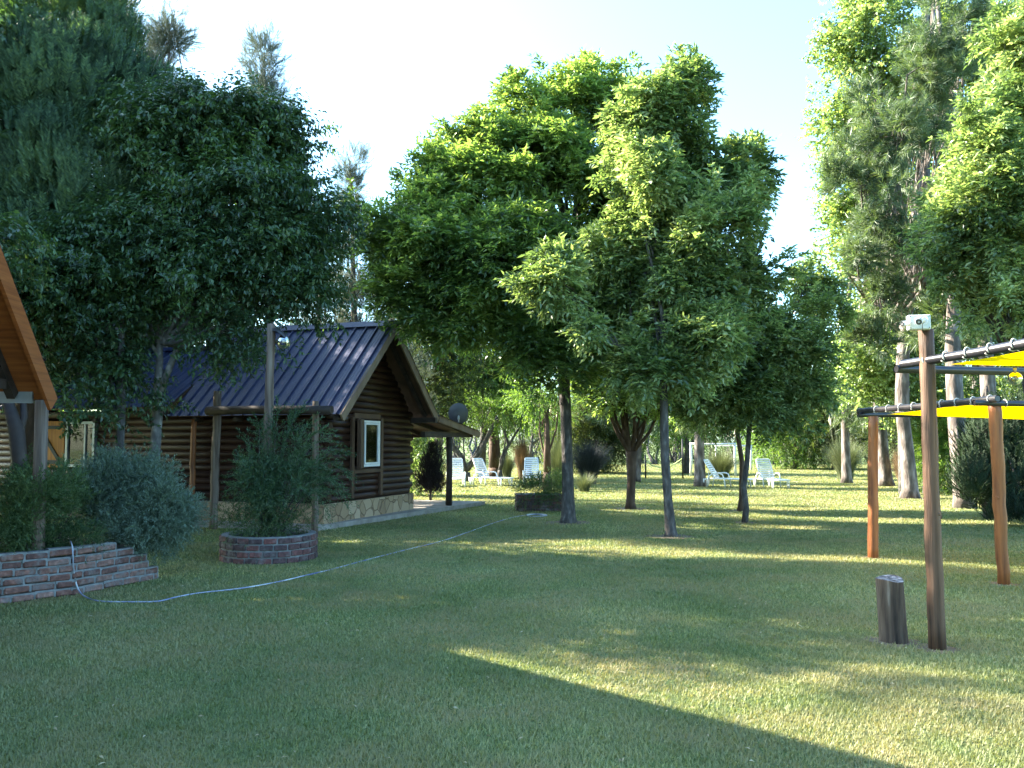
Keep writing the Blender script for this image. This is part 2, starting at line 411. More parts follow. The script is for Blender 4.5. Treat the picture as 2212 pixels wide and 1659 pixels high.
def leaf_tris(pos, d, nrm, L, W, fold=.25):
    """one folded, pointed leaf per row (4 verts, 2 faces)"""
    N = len(pos)
    side = unit(np.cross(d, nrm)); up = unit(np.cross(side, d))
    L = np.broadcast_to(np.asarray(L, float), (N,))[:, None]; W = np.broadcast_to(np.asarray(W, float), (N,))[:, None]
    v = np.empty((N, 4, 3))
    v[:, 0] = pos
    v[:, 1] = pos + d * L * .42 + side * W * .5 + up * W * fold
    v[:, 2] = pos + d * L - up * L * .08
    v[:, 3] = pos + d * L * .42 - side * W * .5 + up * W * fold
    b = (np.arange(N) * 4)[:, None]
    f = np.concatenate([b + [0, 1, 2], b + [0, 2, 3]], 0)
    return v.reshape(-1, 3), f
def needle_tris(pos, d, L, W, rng):
    N = len(pos); s = unit(np.cross(d, rvec(N, rng)))
    L = np.broadcast_to(np.asarray(L, float), (N,))[:, None]
    v = np.empty((N, 3, 3)); v[:, 0] = pos - s * W / 2; v[:, 1] = pos + s * W / 2; v[:, 2] = pos + d * L
    return v.reshape(-1, 3), np.arange(N * 3).reshape(-1, 3)

def lump(dirs, seed, amp):
    r = np.random.default_rng(seed); k = r.normal(size=(7, 3)) * 2.6; ph = r.uniform(0, 6.28, 7)
    return 1 + amp * np.sin(dirs @ k.T + ph).sum(1) / 2.6

def twig_points(blobs, n, rng, shell=.55, amp=.22, gap=.0, gscale=1.0):
    """tips of twigs spread through lumpy ellipsoids: returns positions and outward directions"""
    w = np.array([(b[3] * b[4] * b[5]) ** (2 / 3) * (b[6] if len(b) > 6 else 1) for b in blobs]); w /= w.sum()
    cnt = rng.multinomial(n, w); P_, D_ = [], []
    for i, (b, c) in enumerate(zip(blobs, cnt)):
        if c == 0: continue
        d = rvec(c, rng)
        r = (shell ** 3 + (1 - shell ** 3) * rng.random(c)) ** (1 / 3)
        r = r * lump(d, 100 + i + int(abs(b[0]) * 10), amp)
        rad = np.array(b[3:6])
        P_.append(np.array(b[:3]) + d * r[:, None] * rad)
        D_.append(unit(d / rad * rad.mean() + [0, 0, .25]))
    Pn, Dn = np.concatenate(P_), np.concatenate(D_)
    if gap > 0:
        r = np.random.default_rng(int(abs(Pn[:, 0].mean()) * 100) + 3)
        k = r.normal(size=(9, 3)) * gscale * 1.7; ph = r.uniform(0, 6.28, 9)
        f = np.sin(Pn @ k.T + ph).sum(1)
        keep = f > np.quantile(f, gap); Pn, Dn = Pn[keep], Dn[keep]
    ok = Pn[:, 2] > .08
    return Pn[ok], Dn[ok]

def cluster(tw, n, size, rng):
    # gathers twigs into tufts, so that a crown has lit tufts and dark gaps between them
    Pn, Dn = tw; k = max(8, int(n / 26)); idx = rng.choice(len(Pn), min(k, len(Pn)), replace=False)
    a = idx[rng.integers(0, len(idx), n)]; o = rvec(n, rng); r = rng.random(n)[:, None] ** .45
    sz = (size * (.65 + .7 * np.random.default_rng(5).random(len(Pn))))[a][:, None]
    p = Pn[a] + o * r * sz * np.array([1, 1, .8]) + Dn[a] * sz * .3
    d = unit(o * .8 + Dn[a] * .6 + [0, 0, .2])
    # shoots that stick out of the crown and break its outline
    ns = max(6, n // 55); j = rng.integers(0, len(idx), ns); b = idx[j]
    sd = unit(Dn[b] * .8 + rvec(ns, rng) * .45 + [0, 0, .45]); sl = size * rng.uniform(1.0, 2.5, ns)
    q = np.concatenate([Pn[b] + sd * (sl * t)[:, None] + rvec(ns, rng) * size * .12 for t in np.linspace(.45, 1, 6)])
    p = np.concatenate([p, q]); d = np.concatenate([d, unit(np.tile(sd, (6, 1)) + rvec(len(q), rng) * .5)]); ok = p[:, 2] > .08
    return p[ok], d[ok]

def foliage(name, kind, tw, rng, scale=1.0, mult=1.0):
    Pn, Dn = tw; n = len(Pn); Vs, Fs = [], []
    def rep(a, k): return np.repeat(a, k, axis=0)
    if kind == 'ash':          # compound leaves: paired leaflets along a drooping stalk
        k = max(1, int(3 * mult)); p = rep(Pn, k); d = unit(rep(Dn, k) * .8 + rvec(n * k, rng) * .7 + [0, 0, .08]); N = n * k
        nr = unit(rvec(N, rng) * .35 + [0, 0, 1]); sd = unit(np.cross(d, nr))
        SL = .26 * scale * rng.uniform(.7, 1.2, N)
        for j, (t, sg) in enumerate(((.3, 1), (.3, -1), (.55, 1), (.55, -1), (.8, 1), (.8, -1), (.95, 0))):
            q = p + d * (SL * t)[:, None] - np.array([0, 0, 1]) * (SL * t * t * .22)[:, None]
            ld = unit(d * .55 + sd * sg * .8 + np.array([0, 0, -.08]) + rvec(N, rng) * .4)
            Vs.append(leaf_tris(q, ld, unit(nr + rvec(N, rng) * .8), .11 * scale * rng.uniform(.6, 1.35, N), .046 * scale))
    elif kind in ('broad', 'poplar', 'willow', 'fine', 'locust'):
        LL, LW, K, TL = dict(broad=(.1, .042, 13, .38), poplar=(.075, .062, 10, .3), willow=(.055, .014, 22, .34), fine=(.035, .008, 16, .16), locust=(.05, .02, 18, .3))[kind]
        K = max(1, int(K * mult)); N = n * K
        t = np.tile(np.linspace(.05, 1, K), n); d0 = rep(Dn, K)
        sd = unit(np.cross(rep(unit(Dn + rvec(n, rng) * .01), K), rvec(N, rng)))
        p = rep(Pn, K) + d0 * (t * TL * scale)[:, None] - np.array([0, 0, 1]) * (t * t * TL * .25 * scale)[:, None]
        fw = .35 if kind in ('broad', 'poplar') else .9
        droop = dict(broad=-.35, poplar=-.5, willow=.05, fine=.2, locust=-.2)[kind]
        ld = unit(d0 * fw + sd * .9 + np.array([0, 0, droop]))
        Vs.append(leaf_tris(p, ld, unit(rvec(N, rng) * .7 + [0, 0, 1]), LL * scale * rng.uniform(.7, 1.25, N), LW * scale, .18))
    elif kind == 'pine':
        K = int(40 * mult); N = n * K
        t = np.tile(np.linspace(0, 1, K), n); d0 = rep(unit(Dn + rvec(n, rng) * .3 + [0, 0, .15]), K)
        sd = unit(np.cross(d0, rvec(N, rng)))
        p = rep(Pn, K) + d0 * (t * .26 * scale)[:, None]
        Vs.append(needle_tris(p, unit(d0 * .75 + sd * .75 + [0, 0, -.08]), .2 * scale * rng.uniform(.7, 1.15, N), 0.014 * scale, rng))
    elif kind == 'casuarina':
        K = int(30 * mult); N = n * K
        t = np.tile(np.linspace(0, 1, K), n); d0 = rep(unit(Dn * .5 + rvec(n, rng) * .45 + [0, 0, .45]), K)
        p = rep(Pn, K) + d0 * (t * .5 * scale)[:, None]
        Vs.append(needle_tris(p, unit(d0 * .9 + rvec(N, rng) * .55 + [0, 0, -.05]), .22 * scale * rng.uniform(.6, 1.2, N), .011 * scale, rng))
    elif kind == 'cypress':    # flat upright sprays
        K = int(16 * mult); N = n * K
        t = np.tile(np.linspace(.05, 1, K), n); d0 = rep(unit(Dn * .55 + [0, 0, .75] + rvec(n, rng) * .3), K)
        sd = rep(unit(np.cross(unit(Dn + rvec(n, rng) * .3), np.array([[0, 0, 1.]]))), K) * np.where(np.tile(np.arange(K) % 2, n) == 0, 1, -1)[:, None]
        p = rep(Pn, K) + d0 * (t * .3 * scale)[:, None]
        Vs.append(leaf_tris(p, unit(d0 * .8 + sd * .7 + rvec(N, rng) * .2), unit(rep(Dn, K) + rvec(N, rng) * .3), .11 * scale * (1.15 - .6 * t), .026 * scale, .1))
    off = 0; VV, FF = [], []
    for v, f in Vs:
        VV.append(v); FF.append(f + off); off += len(v)
    return np_mesh(name, np.concatenate(VV), np.concatenate(FF))

def wiggle(a, b, k, amp, rnd):
    a, b = Vector(a), Vector(b); out = [a]
    L = (b - a).length
    for i in range(1, k):
        t = i / k
        out.append(a.lerp(b, t) + Vector((rnd.uniform(-1, 1), rnd.uniform(-1, 1), rnd.uniform(-1, 1))) * amp * L + Vector((0, 0, -.08 * L * math.sin(math.pi * t))))
    out.append(b); return out
def skeleton(mb, trunk, rads, blobs, tips, rnd, limb_r=.05, ntwig=90, start=.35, n=10):
    """trunk, a limb to each foliage mass, twigs to some of its tips"""
    mb.tube(trunk, rads, n, wob=.05)
    tr = [Vector(p) for p in trunk]
    zs0, zs1 = tr[0].z, tr[-1].z
    for b in blobs:
        c = Vector(b[:3]); best = None
        for i in range(len(tr) - 1):
            for t in (0, .5):
                q = tr[i].lerp(tr[i + 1], t)
                if q.z < zs0 + (zs1 - zs0) * start: continue
                if q.z > c.z + .1 and i > 0: continue
                sc = abs((c - q).length - (c.z - q.z) * 1.0)
                if best is None or sc < best[0]: best = (sc, q)
        q = best[1] if best else tr[-1]
        lr = limb_r * min(1.2, .5 + (c - q).length / 4)
        mb.tube(wiggle(q, c, 5, .045, rnd), [lr * (1 - .7 * k / 5) for k in range(6)], 6, caps=False)
        if len(tips):
            dd = np.linalg.norm(tips - np.array(c), axis=1); idx = np.where(dd < max(b[3:6]) * 1.1)[0]
            for _ in range(max(3, ntwig // len(blobs))):
                if len(idx) == 0: break
                tip = Vector(tips[idx[rnd.randrange(len(idx))]])
                st = q.lerp(c, rnd.uniform(.5, 1))
                mb.tube(wiggle(st, tip, 3, .06, rnd), [lr * .32, lr * .22, lr * .15, lr * .07], 4, caps=False)

def make_tree(name, label, cat, trunk, rads, blobs, kind, leafmat, bark, ntw, seed, shell=.5, amp=.22, gap=.15, gscale=1.0,
              scale=1.0, mult=1.0, limb_r=.05, ntwig=90, group=None, start=.35, extra=None, crown='crown', stem='trunk', tuft=0.0):
    base = Vector(trunk[0]); base.z = min(base.z, 0.0)
    t = thing(name, base, label, cat, 0, group)
    rng = np.random.default_rng(seed); rnd = random.Random(seed)
    if tuft > 0: blobs = [(b[0], b[1], b[2], *[max(.22, r_ - tuft * .75) for r_ in b[3:6]], *b[6:]) for b in blobs]
    tw = twig_points(blobs, ntw, rng, shell, amp, gap, gscale)
    if tuft > 0: tw = cluster(tw, int(len(tw[0])), tuft, rng)
    mb = MB(); skeleton(mb, trunk, rads, blobs, tw[0], rnd, limb_r, ntwig, start)
    if extra: extra(mb, rnd)
    tr = mb.build(stem, bark, t); cr = link(crown, foliage(crown, kind, tw, rng, scale, mult), leafmat, t)
    inv = -base
    for o in (tr, cr): o.data.transform(Matrix.Translation(inv))
    return t

def B(px, py, d, rx, ry, rd=None, w=1.0):
    """foliage mass measured in the photo: centre, distance, radii in pixels, depth radius in metres"""
    c = P(px, py, d); k = d / F
    return (c.x, c.y, c.z, rx * k, rd if rd is not None else max(.5, .8 * (rx + ry) / 2 * k), ry * k, w)
def T(*pts): return [P(a, b, c) for a, b, c in pts]

# ================================================================== MAIN CABIN
C1 = G(693, 1131, .1); C1.z = 0
CANG = math.atan2(-.33, .944)
cab = thing('log_cabin', C1, 'dark brown log cabin with dark blue ribbed metal roof and tan stone base', 'cabin', CANG)
W_, XL, XR = 3.6, -3.3, .62
RZ, EZ = 4.1, 2.13      # ridge, front eave
WX = -8.6
def gable_z(y): return EZ + .02 + (RZ - EZ - .1) * (1 - abs(y - 1.8) / 2.1)
# log walls -------------------------------------------------
lw = MB()
def log(a, b, r=.078, mb=lw, n=10):
    mb.tube([a, Vector(a).lerp(Vector(b), .5), b], [r, r * random.uniform(.97, 1.03), r], n, 0, True)
win0, win1, wz0, wz1 = 1.12, 2.02, 1.1, 2.07
z = .53; k = 0
while z < RZ - .25:
    half = (RZ - .12 - z) / (RZ - EZ) * 2.1
    y0, y1 = (0, W_) if z < 2.05 else (max(0, 1.8 - half), min(W_, 1.8 + half))
    e = .16 * (1 if z < 2.3 else 0)
    if y1 - y0 > .2:
        jit = random.uniform(-.03, .03)
        if wz0 - .03 < z < wz1 + .03:
            log((0, y0 - (e if k % 2 else 0), z), (0, win0 - .05, z)); log((0, win1 + .05, z), (0, y1 + (e if k % 2 else .02) + jit, z))
        else:
            log((0, y0 - (e if k % 2 else 0), z), (0, y1 + (e if k % 2 else .02) + jit, z))
    if z < 2.2:
        if wz0 - .1 < z < 2.1:   # left window opening of the long wall
            log((-5.32, 0, z + .065), (.02 + (.16 if k % 2 == 0 else 0), 0, z + .065)); log((WX, 0, z + .065), (-6.2, 0, z + .065))
        else: log((WX, 0, z + .065), (.02 + (.16 if k % 2 == 0 else 0), 0, z + .065))
    z += .132; k += 1
z = .53
while z < 2.1: log((WX, W_, z + .065), (.05, W_, z + .065)); log((WX, 0, z + .065), (WX, W_, z + .065)); z += .132
lw.build('log_wall', M['log'], cab)
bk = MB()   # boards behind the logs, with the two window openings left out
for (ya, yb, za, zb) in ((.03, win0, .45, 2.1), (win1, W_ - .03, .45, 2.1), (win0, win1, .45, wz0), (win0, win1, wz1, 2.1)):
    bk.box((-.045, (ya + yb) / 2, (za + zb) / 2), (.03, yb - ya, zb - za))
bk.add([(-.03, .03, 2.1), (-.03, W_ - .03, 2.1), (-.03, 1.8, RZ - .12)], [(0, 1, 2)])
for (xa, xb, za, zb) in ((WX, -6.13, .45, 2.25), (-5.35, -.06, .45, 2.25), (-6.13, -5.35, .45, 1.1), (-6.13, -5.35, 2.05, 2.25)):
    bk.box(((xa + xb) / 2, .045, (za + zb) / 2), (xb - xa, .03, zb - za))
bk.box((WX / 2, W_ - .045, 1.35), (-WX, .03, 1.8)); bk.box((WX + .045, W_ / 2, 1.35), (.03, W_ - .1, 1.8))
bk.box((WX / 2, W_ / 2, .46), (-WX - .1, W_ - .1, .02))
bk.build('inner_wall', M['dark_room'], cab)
sb = MB()
sb.box((.02, W_ / 2, .275), (.2, W_ + .2, .37)); sb.box((WX / 2 - .04, -.02, .275), (-WX - .08, .2, .37))
sb.box((WX / 2 - .04, W_ + .02, .275), (-WX - .08, .2, .37))
sb.build('stone_base', M['flagstone'], cab)
# trim boards
tm = MB()
for y in (win0 - .16, win1 + .14): tm.box((.1, y, 1.32), (.05, .1, 1.6))
tm.box((.092, (win0 + win1) / 2 - .01, 2.15), (.04, win1 - win0 + .2, .1)); tm.box((.07, (win0 + win1) / 2, 1.03), (.12, win1 - win0 + .3 - .1, .07))
tm.build('trim_board', M['trim'], cab)
# roof: ribbed sheets over boards -------------------------------------
def sheet(mb, x0, x1, pa, pb, pitch=.255, rib=.04, th=.0, mi=0):
    """profiled sheet running from pa=(y,z) at the eave to pb=(y,z) at the ridge"""
    xs = []; x = x0
    while x < x1 - pitch:
        xs += [(x, 0), (x + pitch * .33, 0), (x + pitch * .35, .003), (x + pitch * .37, 0), (x + pitch * .6, 0), (x + pitch * .62, .003), (x + pitch * .64, 0),
               (x + pitch - .034, 0), (x + pitch - .026, rib), (x + pitch - .01, rib)]
        x += pitch
    xs += [(x, 0), (x1, 0)]
    d = Vector((0, pb[0] - pa[0], pb[1] - pa[1])).normalized(); nrm = Vector((0, -d.z, d.y))
    if nrm.z < 0: nrm = -nrm
    K = 6; vs = []
    for k in range(K + 1):
        t = k / K; y = pa[0] + (pb[0] - pa[0]) * t; zz = pa[1] + (pb[1] - pa[1]) * t
        for (xx, hh) in xs: vs.append(Vector((xx, y, zz)) + nrm * hh)
    n = len(xs); fs = []
    for k in range(K):
        for i in range(n - 1): fs.append((k*n+i, k*n+i+1, (k+1)*n+i+1, (k+1)*n+i))
    mb.add(vs, fs, mi)
rf = MB()
sheet(rf, XL, XR, (-.34, EZ), (1.8, RZ))
sheet(rf, XL, XR, (3.98, 2.2), (1.8, RZ))
sheet(rf, WX - .4, XL - .012, (-.36, 2.32), (1.8, 3.74))
sheet(rf, WX - .4, XL - .012, (3.98, 2.32), (1.8, 3.74))
sheet(rf, -3.3, XR + .02, (6.55, 1.9), (3.99, 2.24))
rf_o = rf.build('roof', M['roof'], cab)
rc = MB()  # ridge caps
for (x0, x1, zz, sl) in ((XL, XR + .01, RZ, .43), (WX - .4, XL - .02, 3.74, .33)):
    for sg in (-1, 1):
        rc.add([(x0, 1.8, zz + .055), (x1, 1.8, zz + .055), (x1, 1.8 + sg * .15, zz + .055 - .15 * sl * 2), (x0, 1.8 + sg * .15, zz + .055 - .15 * sl * 2)], [(0, 1, 2, 3)])
rc.build('ridge_cap', M['roof'], rf_o)
# boarding under the sheets (soffit)
sf = MB()
def slab(mb, x0, x1, pa, pb, th, off, mi=0):
    d = Vector((0, pb[0] - pa[0], pb[1] - pa[1])).normalized(); nrm = Vector((0, -d.z, d.y))
    if nrm.z < 0: nrm = -nrm
    q = []
    for (y, zz) in (pa, pb):
        for o_ in (off, off + th):
            q.append(Vector((0, y, zz)) - nrm * o_)
    vs = [Vector((x, p.y, p.z)) for x in (x0, x1) for p in q]
    mb.add(vs, [(0,1,3,2),(4,6,7,5),(0,4,5,1),(2,3,7,6),(0,2,6,4),(1,5,7,3)], mi)
slab(sf, XL + .02, XR - .05, (-.30, EZ + .02), (1.79, RZ - .01), .035, .012)
slab(sf, XL + .02, XR - .05, (3.94, 2.22), (1.81, RZ - .01), .035, .012)
slab(sf, WX - .38, XL - .02, (-.33, 2.33), (1.79, 3.73), .035, .012)
slab(sf, WX - .38, XL - .02, (3.94, 2.33), (1.81, 3.73), .035, .012)
slab(sf, -3.28, XR - .05, (6.5, 1.9), (4.0, 2.235), .03, .014)
sf.build('soffit_boards', M['trim'], cab)
bb = MB()
slab(bb, XR - .045, XR - .01, (-.36, EZ - .0), (1.78, RZ - .02), .17, .006)
slab(bb, XR - .045, XR - .01, (4.0, 2.19), (1.82, RZ - .02), .17, .006)
slab(bb, XR - .045, XR - .01, (6.58, 1.895), (4.02, 2.235), .15, .008)
bb.build('bargeboard', M['barge'], cab)
rt = MB()   # rafters under the overhang and porch, purlin, eave beam
slab(rt, .3, .38, (-.2, EZ + .1), (1.78, RZ - .03), .1, .05); slab(rt, .3, .38, (3.9, 2.3), (1.82, RZ - .03), .1, .05)
rt.build('rafter', M['beam'], cab); rt = MB(); rt.box((.33, 3.78, 2.12), (.62, .12, .12)); rt.build('purlin', M['beam'], cab); rt = MB()
for x in (-2.6, -1.8, -1.0, -.25, .42): slab(rt, x, x + .07, (6.45, 1.9), (4.05, 2.235), .09, .05)
rt.build('roof_beam', M['beam'], cab); rt = MB(); rt.tube([(WX, -.25, 2.2), (-4, -.27, 2.2), (XL - .1, -.25, 2.2)], .055, 8)
rt.build('eave_log', M['beam'], cab)
for x in (-5.2, -3.9, -2.7, -1.75, -.55, .45): rt = MB(); rt.tube([(x, -.3, 2.06), (x, .1, 2.06)], .05, 8); rt.build('beam_end', M['beam'], cab)
pb = MB()
pb.box((.42, 5.0, 1.80), (.1, 2.9, .12)); pb.box((-1.4, 6.2, 1.79), (3.7, .1, .1))
pb.build('porch_beam', M['beam'], cab)
for (x, y) in ((.42, 5.02), (-2.6, 6.2)):
    q = MB(); q.tube([(x, y, .1), (x + .01, y, .9), (x, y, 1.74)], [.082, .076, .078], 10, wob=.02); q.build('porch_post', M['beam'], cab)
# gable window ----------------------------------------------------
def frame_rect(mb, pl, a0, a1, z0, z1, t, dep, mi=0):
    """frame in a wall plane: pl(a, z, depth) -> point"""
    for (ac, zc, aw, zw) in (((a0 + a1) / 2, z0 + t / 2, a1 - a0, t), ((a0 + a1) / 2, z1 - t / 2, a1 - a0, t),
                             (a0 + t / 2, (z0 + z1) / 2, t, z1 - z0 - 2 * t), (a1 - t / 2, (z0 + z1) / 2, t, z1 - z0 - 2 * t)):
        c, sx = pl(ac, zc); mb.box(c, (dep, aw, zw) if sx == 'x' else (aw, dep, zw), mi)
fm = MB()
frame_rect(fm, lambda a, z: ((.115, a, z), 'x'), win0 + .06, win1 + .0, 1.12, 2.06, .045, .07)
frame_rect(fm, lambda a, z: ((.135, a, z), 'x'), win0 + .26, win1 - .05, 1.17, 2.01, .035, .03)
wf = fm.build('window', M['alu'], cab)
pn = MB(); pn.box((.13, (win0 + .26 + win1 - .05) / 2, 1.59), (.006, win1 - win0 - .33, .8)); pn.build('pane', M['pane'], wf)
sh = MB()  # sash swung out at the left of the window
rot = Matrix.Rotation(R(-78), 3, 'Z')
sh.box((.2, win0 + .03, 1.59), (.04, .2, .98), rot=Matrix.Rotation(R(12), 3, 'Z')); sh.box((.17, win0 - .03, 1.59), (.03, .1, 1.0))
sh.build('window_shutter', M['trim'], cab)
cu = MB()
for i in range(7):
    cu.tube([(-.12 + .02 * math.sin(i * 2), 1.86 + i * .027 + .0, 1.0), (-.11, 1.91 + i * .014, 1.62)], .018, 6)
cu.build('curtain', M['white_cloth'], wf)
ol = MB(); ol.tube([(-.08, 1.96, 1.64), (-.08, 1.965, 1.7), (-.08, 1.965, 1.82), (-.08, 1.96, 1.88)], [.05, .075, .07, .03], 10)
ol.build('lamp_shade', M['orange_cloth'], wf)  # solid orange shape added in place of a reflection in the pane
# window and ochre shutter of the long wall
fm = MB()
frame_rect(fm, lambda a, z: ((a, -.09, z), 'y'), -6.13, -5.35, 1.1, 2.05, .055, .08)
fm.box((-5.62, -.095, 1.575), (.035, .05, .83))
wf2 = fm.build('window', M['metal_grey'], cab)
pn = MB(); pn.box((-5.74, -.085, 1.575), (.66, .006, .83)); pn.build('pane', M['pane'], wf2)
cu = MB(); vs = []
for i in range(25):
    x = -6.05 + i * .018; y = .04 + .025 * math.sin(i * 1.6)
    vs += [(x, y, 1.1), (x, y, 2.05)]
cu.add(vs, [(2*i, 2*i+2, 2*i+3, 2*i+1) for i in range(24)], 0, True); cu.build('curtain', M['curtain'], wf2)
st = MB(); st.box((-6.58, -.105, 1.575), (.84, .045, .98), bev=.006)
sto = st.build('window_shutter', M['shutter'], cab)
zb = MB(); zb.box((-6.6, -.137, 1.93), (.66, .02, .07)); zb.box((-6.6, -.137, 1.2), (.66, .02, .08))
dgl = math.atan2(-.6, .5); zb.box((-6.55, -.139, 1.56), (.84, .02, .075), rot=Matrix.Rotation(-dgl, 3, 'Y'))
zb.build('brace', M['black'], sto)
# paved slab round the cabin
ps = MB()
sl = [(XL - 1.2, -.5), (.18, -.5), (.75, 6.6), (XL - 1.2, 6.6)]
ps.add([(x, y, 0.0) for x, y in sl] + [(x, y, .1) for x, y in sl], [(4,5,6,7),(0,1,5,4),(1,2,6,5),(2,3,7,6),(3,0,4,7)])
pso = ps.build('path', M['stone_slab']); pso.location = C1; pso.rotation_euler = (0, 0, CANG); tag(pso, kind='structure')
def cabW(x, y, z):
    return Matrix.Translation(C1) @ Matrix.Rotation(CANG, 4, 'Z') @ Vector((x, y, z))

# satellite dish on the porch roof
dc = cabW(.42, 5.6, 2.06)
ds = thing('satellite_dish', dc, 'round grey satellite dish mounted on the porch roof end of the cabin', 'satellite dish', R(8))
d = MB(); K = 28; vs = []; fs = []
RR = .27
for ring in range(6):
    r = RR * ring / 5
    for a in range(K):
        an = 2 * math.pi * a / K; vs.append((r * math.cos(an) * .93, .1 * (r / RR) ** 2 , .27 + r * math.sin(an)))
for ring in range(5):
    for a in range(K): fs.append((ring*K+a, ring*K+(a+1)%K, (ring+1)*K+(a+1)%K, (ring+1)*K+a))
d.add(vs, fs, 0, True)
d.add([(x, y + .008, zz) for x, y, zz in vs], [f[::-1] for f in fs], 0, True)
d.build('dish', M['dish'], ds)
d = MB(); d.tube([(0, -.02, -.14), (0, -.03, .1), (0, -.0, .22)], .018, 8); d.tube([(0, 0, .05), (0, .3, .1), (0, .38, .26)], .009, 6)
d.box((0, -.03, .16), (.06, .05, .08)); d.build('mast', M['metal_grey'], ds)
d = MB(); d.tube([(0, .36, .25), (0, .42, .28)], [.025, .03], 8); d.build('receiver', M['grey_box'], ds)

# ================================================================== post frame, lamp pole, round planter
def log_post(name, label, base, top, r0, r1, mat, group=None, bend=.01, cat='post', n=12, seed=1, knots=3):
    t = thing(name, Vector((base.x, base.y, 0)), label, cat, 0, group)
    rnd = random.Random(seed); pts = []; rs = []
    K = 14; L = (top - base)
    for i in range(K + 1):
        u = i / K
        pts.append(Vector((0, 0, -.06 if i == 0 else base.z)) + L * u + Vector((rnd.uniform(-bend, bend), rnd.uniform(-bend, bend), 0)) * (0 if i in (0,) else 1))
        rs.append((r0 + (r1 - r0) * u) * rnd.uniform(.96, 1.05))
    m = MB(); m.tube(pts, rs, n, wob=.018)
    for _ in range(knots):
        u = rnd.uniform(.1, .9); a = rnd.uniform(0, 6.28); c = Vector((0, 0, base.z)) + L * u; rr = (r0 + (r1 - r0) * u)
        dv = Vector((math.cos(a), math.sin(a), 0)); m.tube([c + dv * rr * .7, c + dv * rr * 1.1], [rr * .4, rr * .25], 7)
    m.build('shaft', mat, t)
    return t
a = cabW(-1.85, -.72, 0); b = cabW(.27, -.62, 0)
log_post('timber_post', 'tall grey post left of the round brick planter, rising above the beam', a, a + Vector((0.02, 0, 2.58)), .08, .072, M['post'], 'posts holding the beam by the cabin wall', seed=3)
log_post('timber_post', 'thin brown post holding the right end of the log beam by the gable', b, b + Vector((-.03, 0, 2.36)), .065, .058, M['post'], 'posts holding the beam by the cabin wall', seed=4)
o_ = MB(); q0 = cabW(-1.98, -.74, 2.2); q1 = cabW(.62, -.64, 2.2)
o_.tube([q0 + Vector((0, -.13, 0)), q0.lerp(q1, .3) + Vector((0, -.13, .01)), q0.lerp(q1, .7) + Vector((0, -.13, 0)), q1 + Vector((0, -.13, -.01))], [.085, .08, .083, .075], 12, wob=.02)
tag(o_.build('log_beam', M['beam']), 'dark horizontal log fixed across the two posts before the blue roof', 'beam')
c_ = cabW(-2.72, -.28, 0)
log_post('eave_post', 'short orange brown post under the cabin eave, left of the tall grey post', c_, c_ + Vector((0, 0, 2.06)), .055, .05, M['post_orange'], seed=6)
# lamp pole rising from the planter
PLc = Vector((-3.4, 12.05, 0)); PLr = .66
pb_ = Vector((-3.52, 12.3, 0)); ptop = P(585, 700, 12.3)
lp = log_post('lamp_pole', 'tall weathered pole with a hooded glass globe lamp behind the round planter', pb_, ptop, .07, .06, M['post'], cat='lamp post', seed=8)
lt = ptop - pb_
lm = MB()
arc = [lt + Vector((.04 + .2 * u, -.04, -.07 + .0 - .24 * u * u)) for u in [i / 8 for i in range(9)]]
lm.tube(arc, .012, 6)
vs = []; fs = []
for i in range(9):
    u = i / 8; cx = .05 + .26 * u; zz = -.06 - .2 * u * u
    for j in range(7):
        w = (j - 3) / 3; vs.append(lt + Vector((cx, -.04 + w * .11 * math.sin(math.pi * (.15 + .8 * u)), zz - .05 * w * w)))
for i in range(8):
    for j in range(6): fs.append((i*7+j, i*7+j+1, (i+1)*7+j+1, (i+1)*7+j))
lm.add(vs, fs, 0, True); lm.add([v + Vector((0, 0, -.006)) for v in vs], [f[::-1] for f in fs], 0, True)
lm.build('lamp_hood', M['pipe'], lp)
def sphere(mb, c, r, nu=20, nv=12, mi=0, sz=1):
    vs = []; fs = []
    for i in range(nv + 1):
        ph = math.pi * i / nv
        for j in range(nu):
            th = 2 * math.pi * j / nu
            vs.append((c[0] + r * math.sin(ph) * math.cos(th), c[1] + r * math.sin(ph) * math.sin(th), c[2] + r * math.cos(ph) * sz))
    for i in range(nv):
        for j in range(nu): fs.append((i*nu+j, i*nu+(j+1)%nu, (i+1)*nu+(j+1)%nu, (i+1)*nu+j))
    mb.add(vs, fs, mi, True)
gc = lt + Vector((.2, -.04, -.27))
sp = MB(); sphere(sp, gc, .1); sp.build('globe', M['globe'], lp)
sp = MB(); sphere(sp, gc + Vector((0, 0, .02)), .028, 10, 8); sp.tube([gc + Vector((0, 0, .04)), gc + Vector((0, 0, .1))], .02, 8); sp.build('bulb', M['white_paint'], lp)

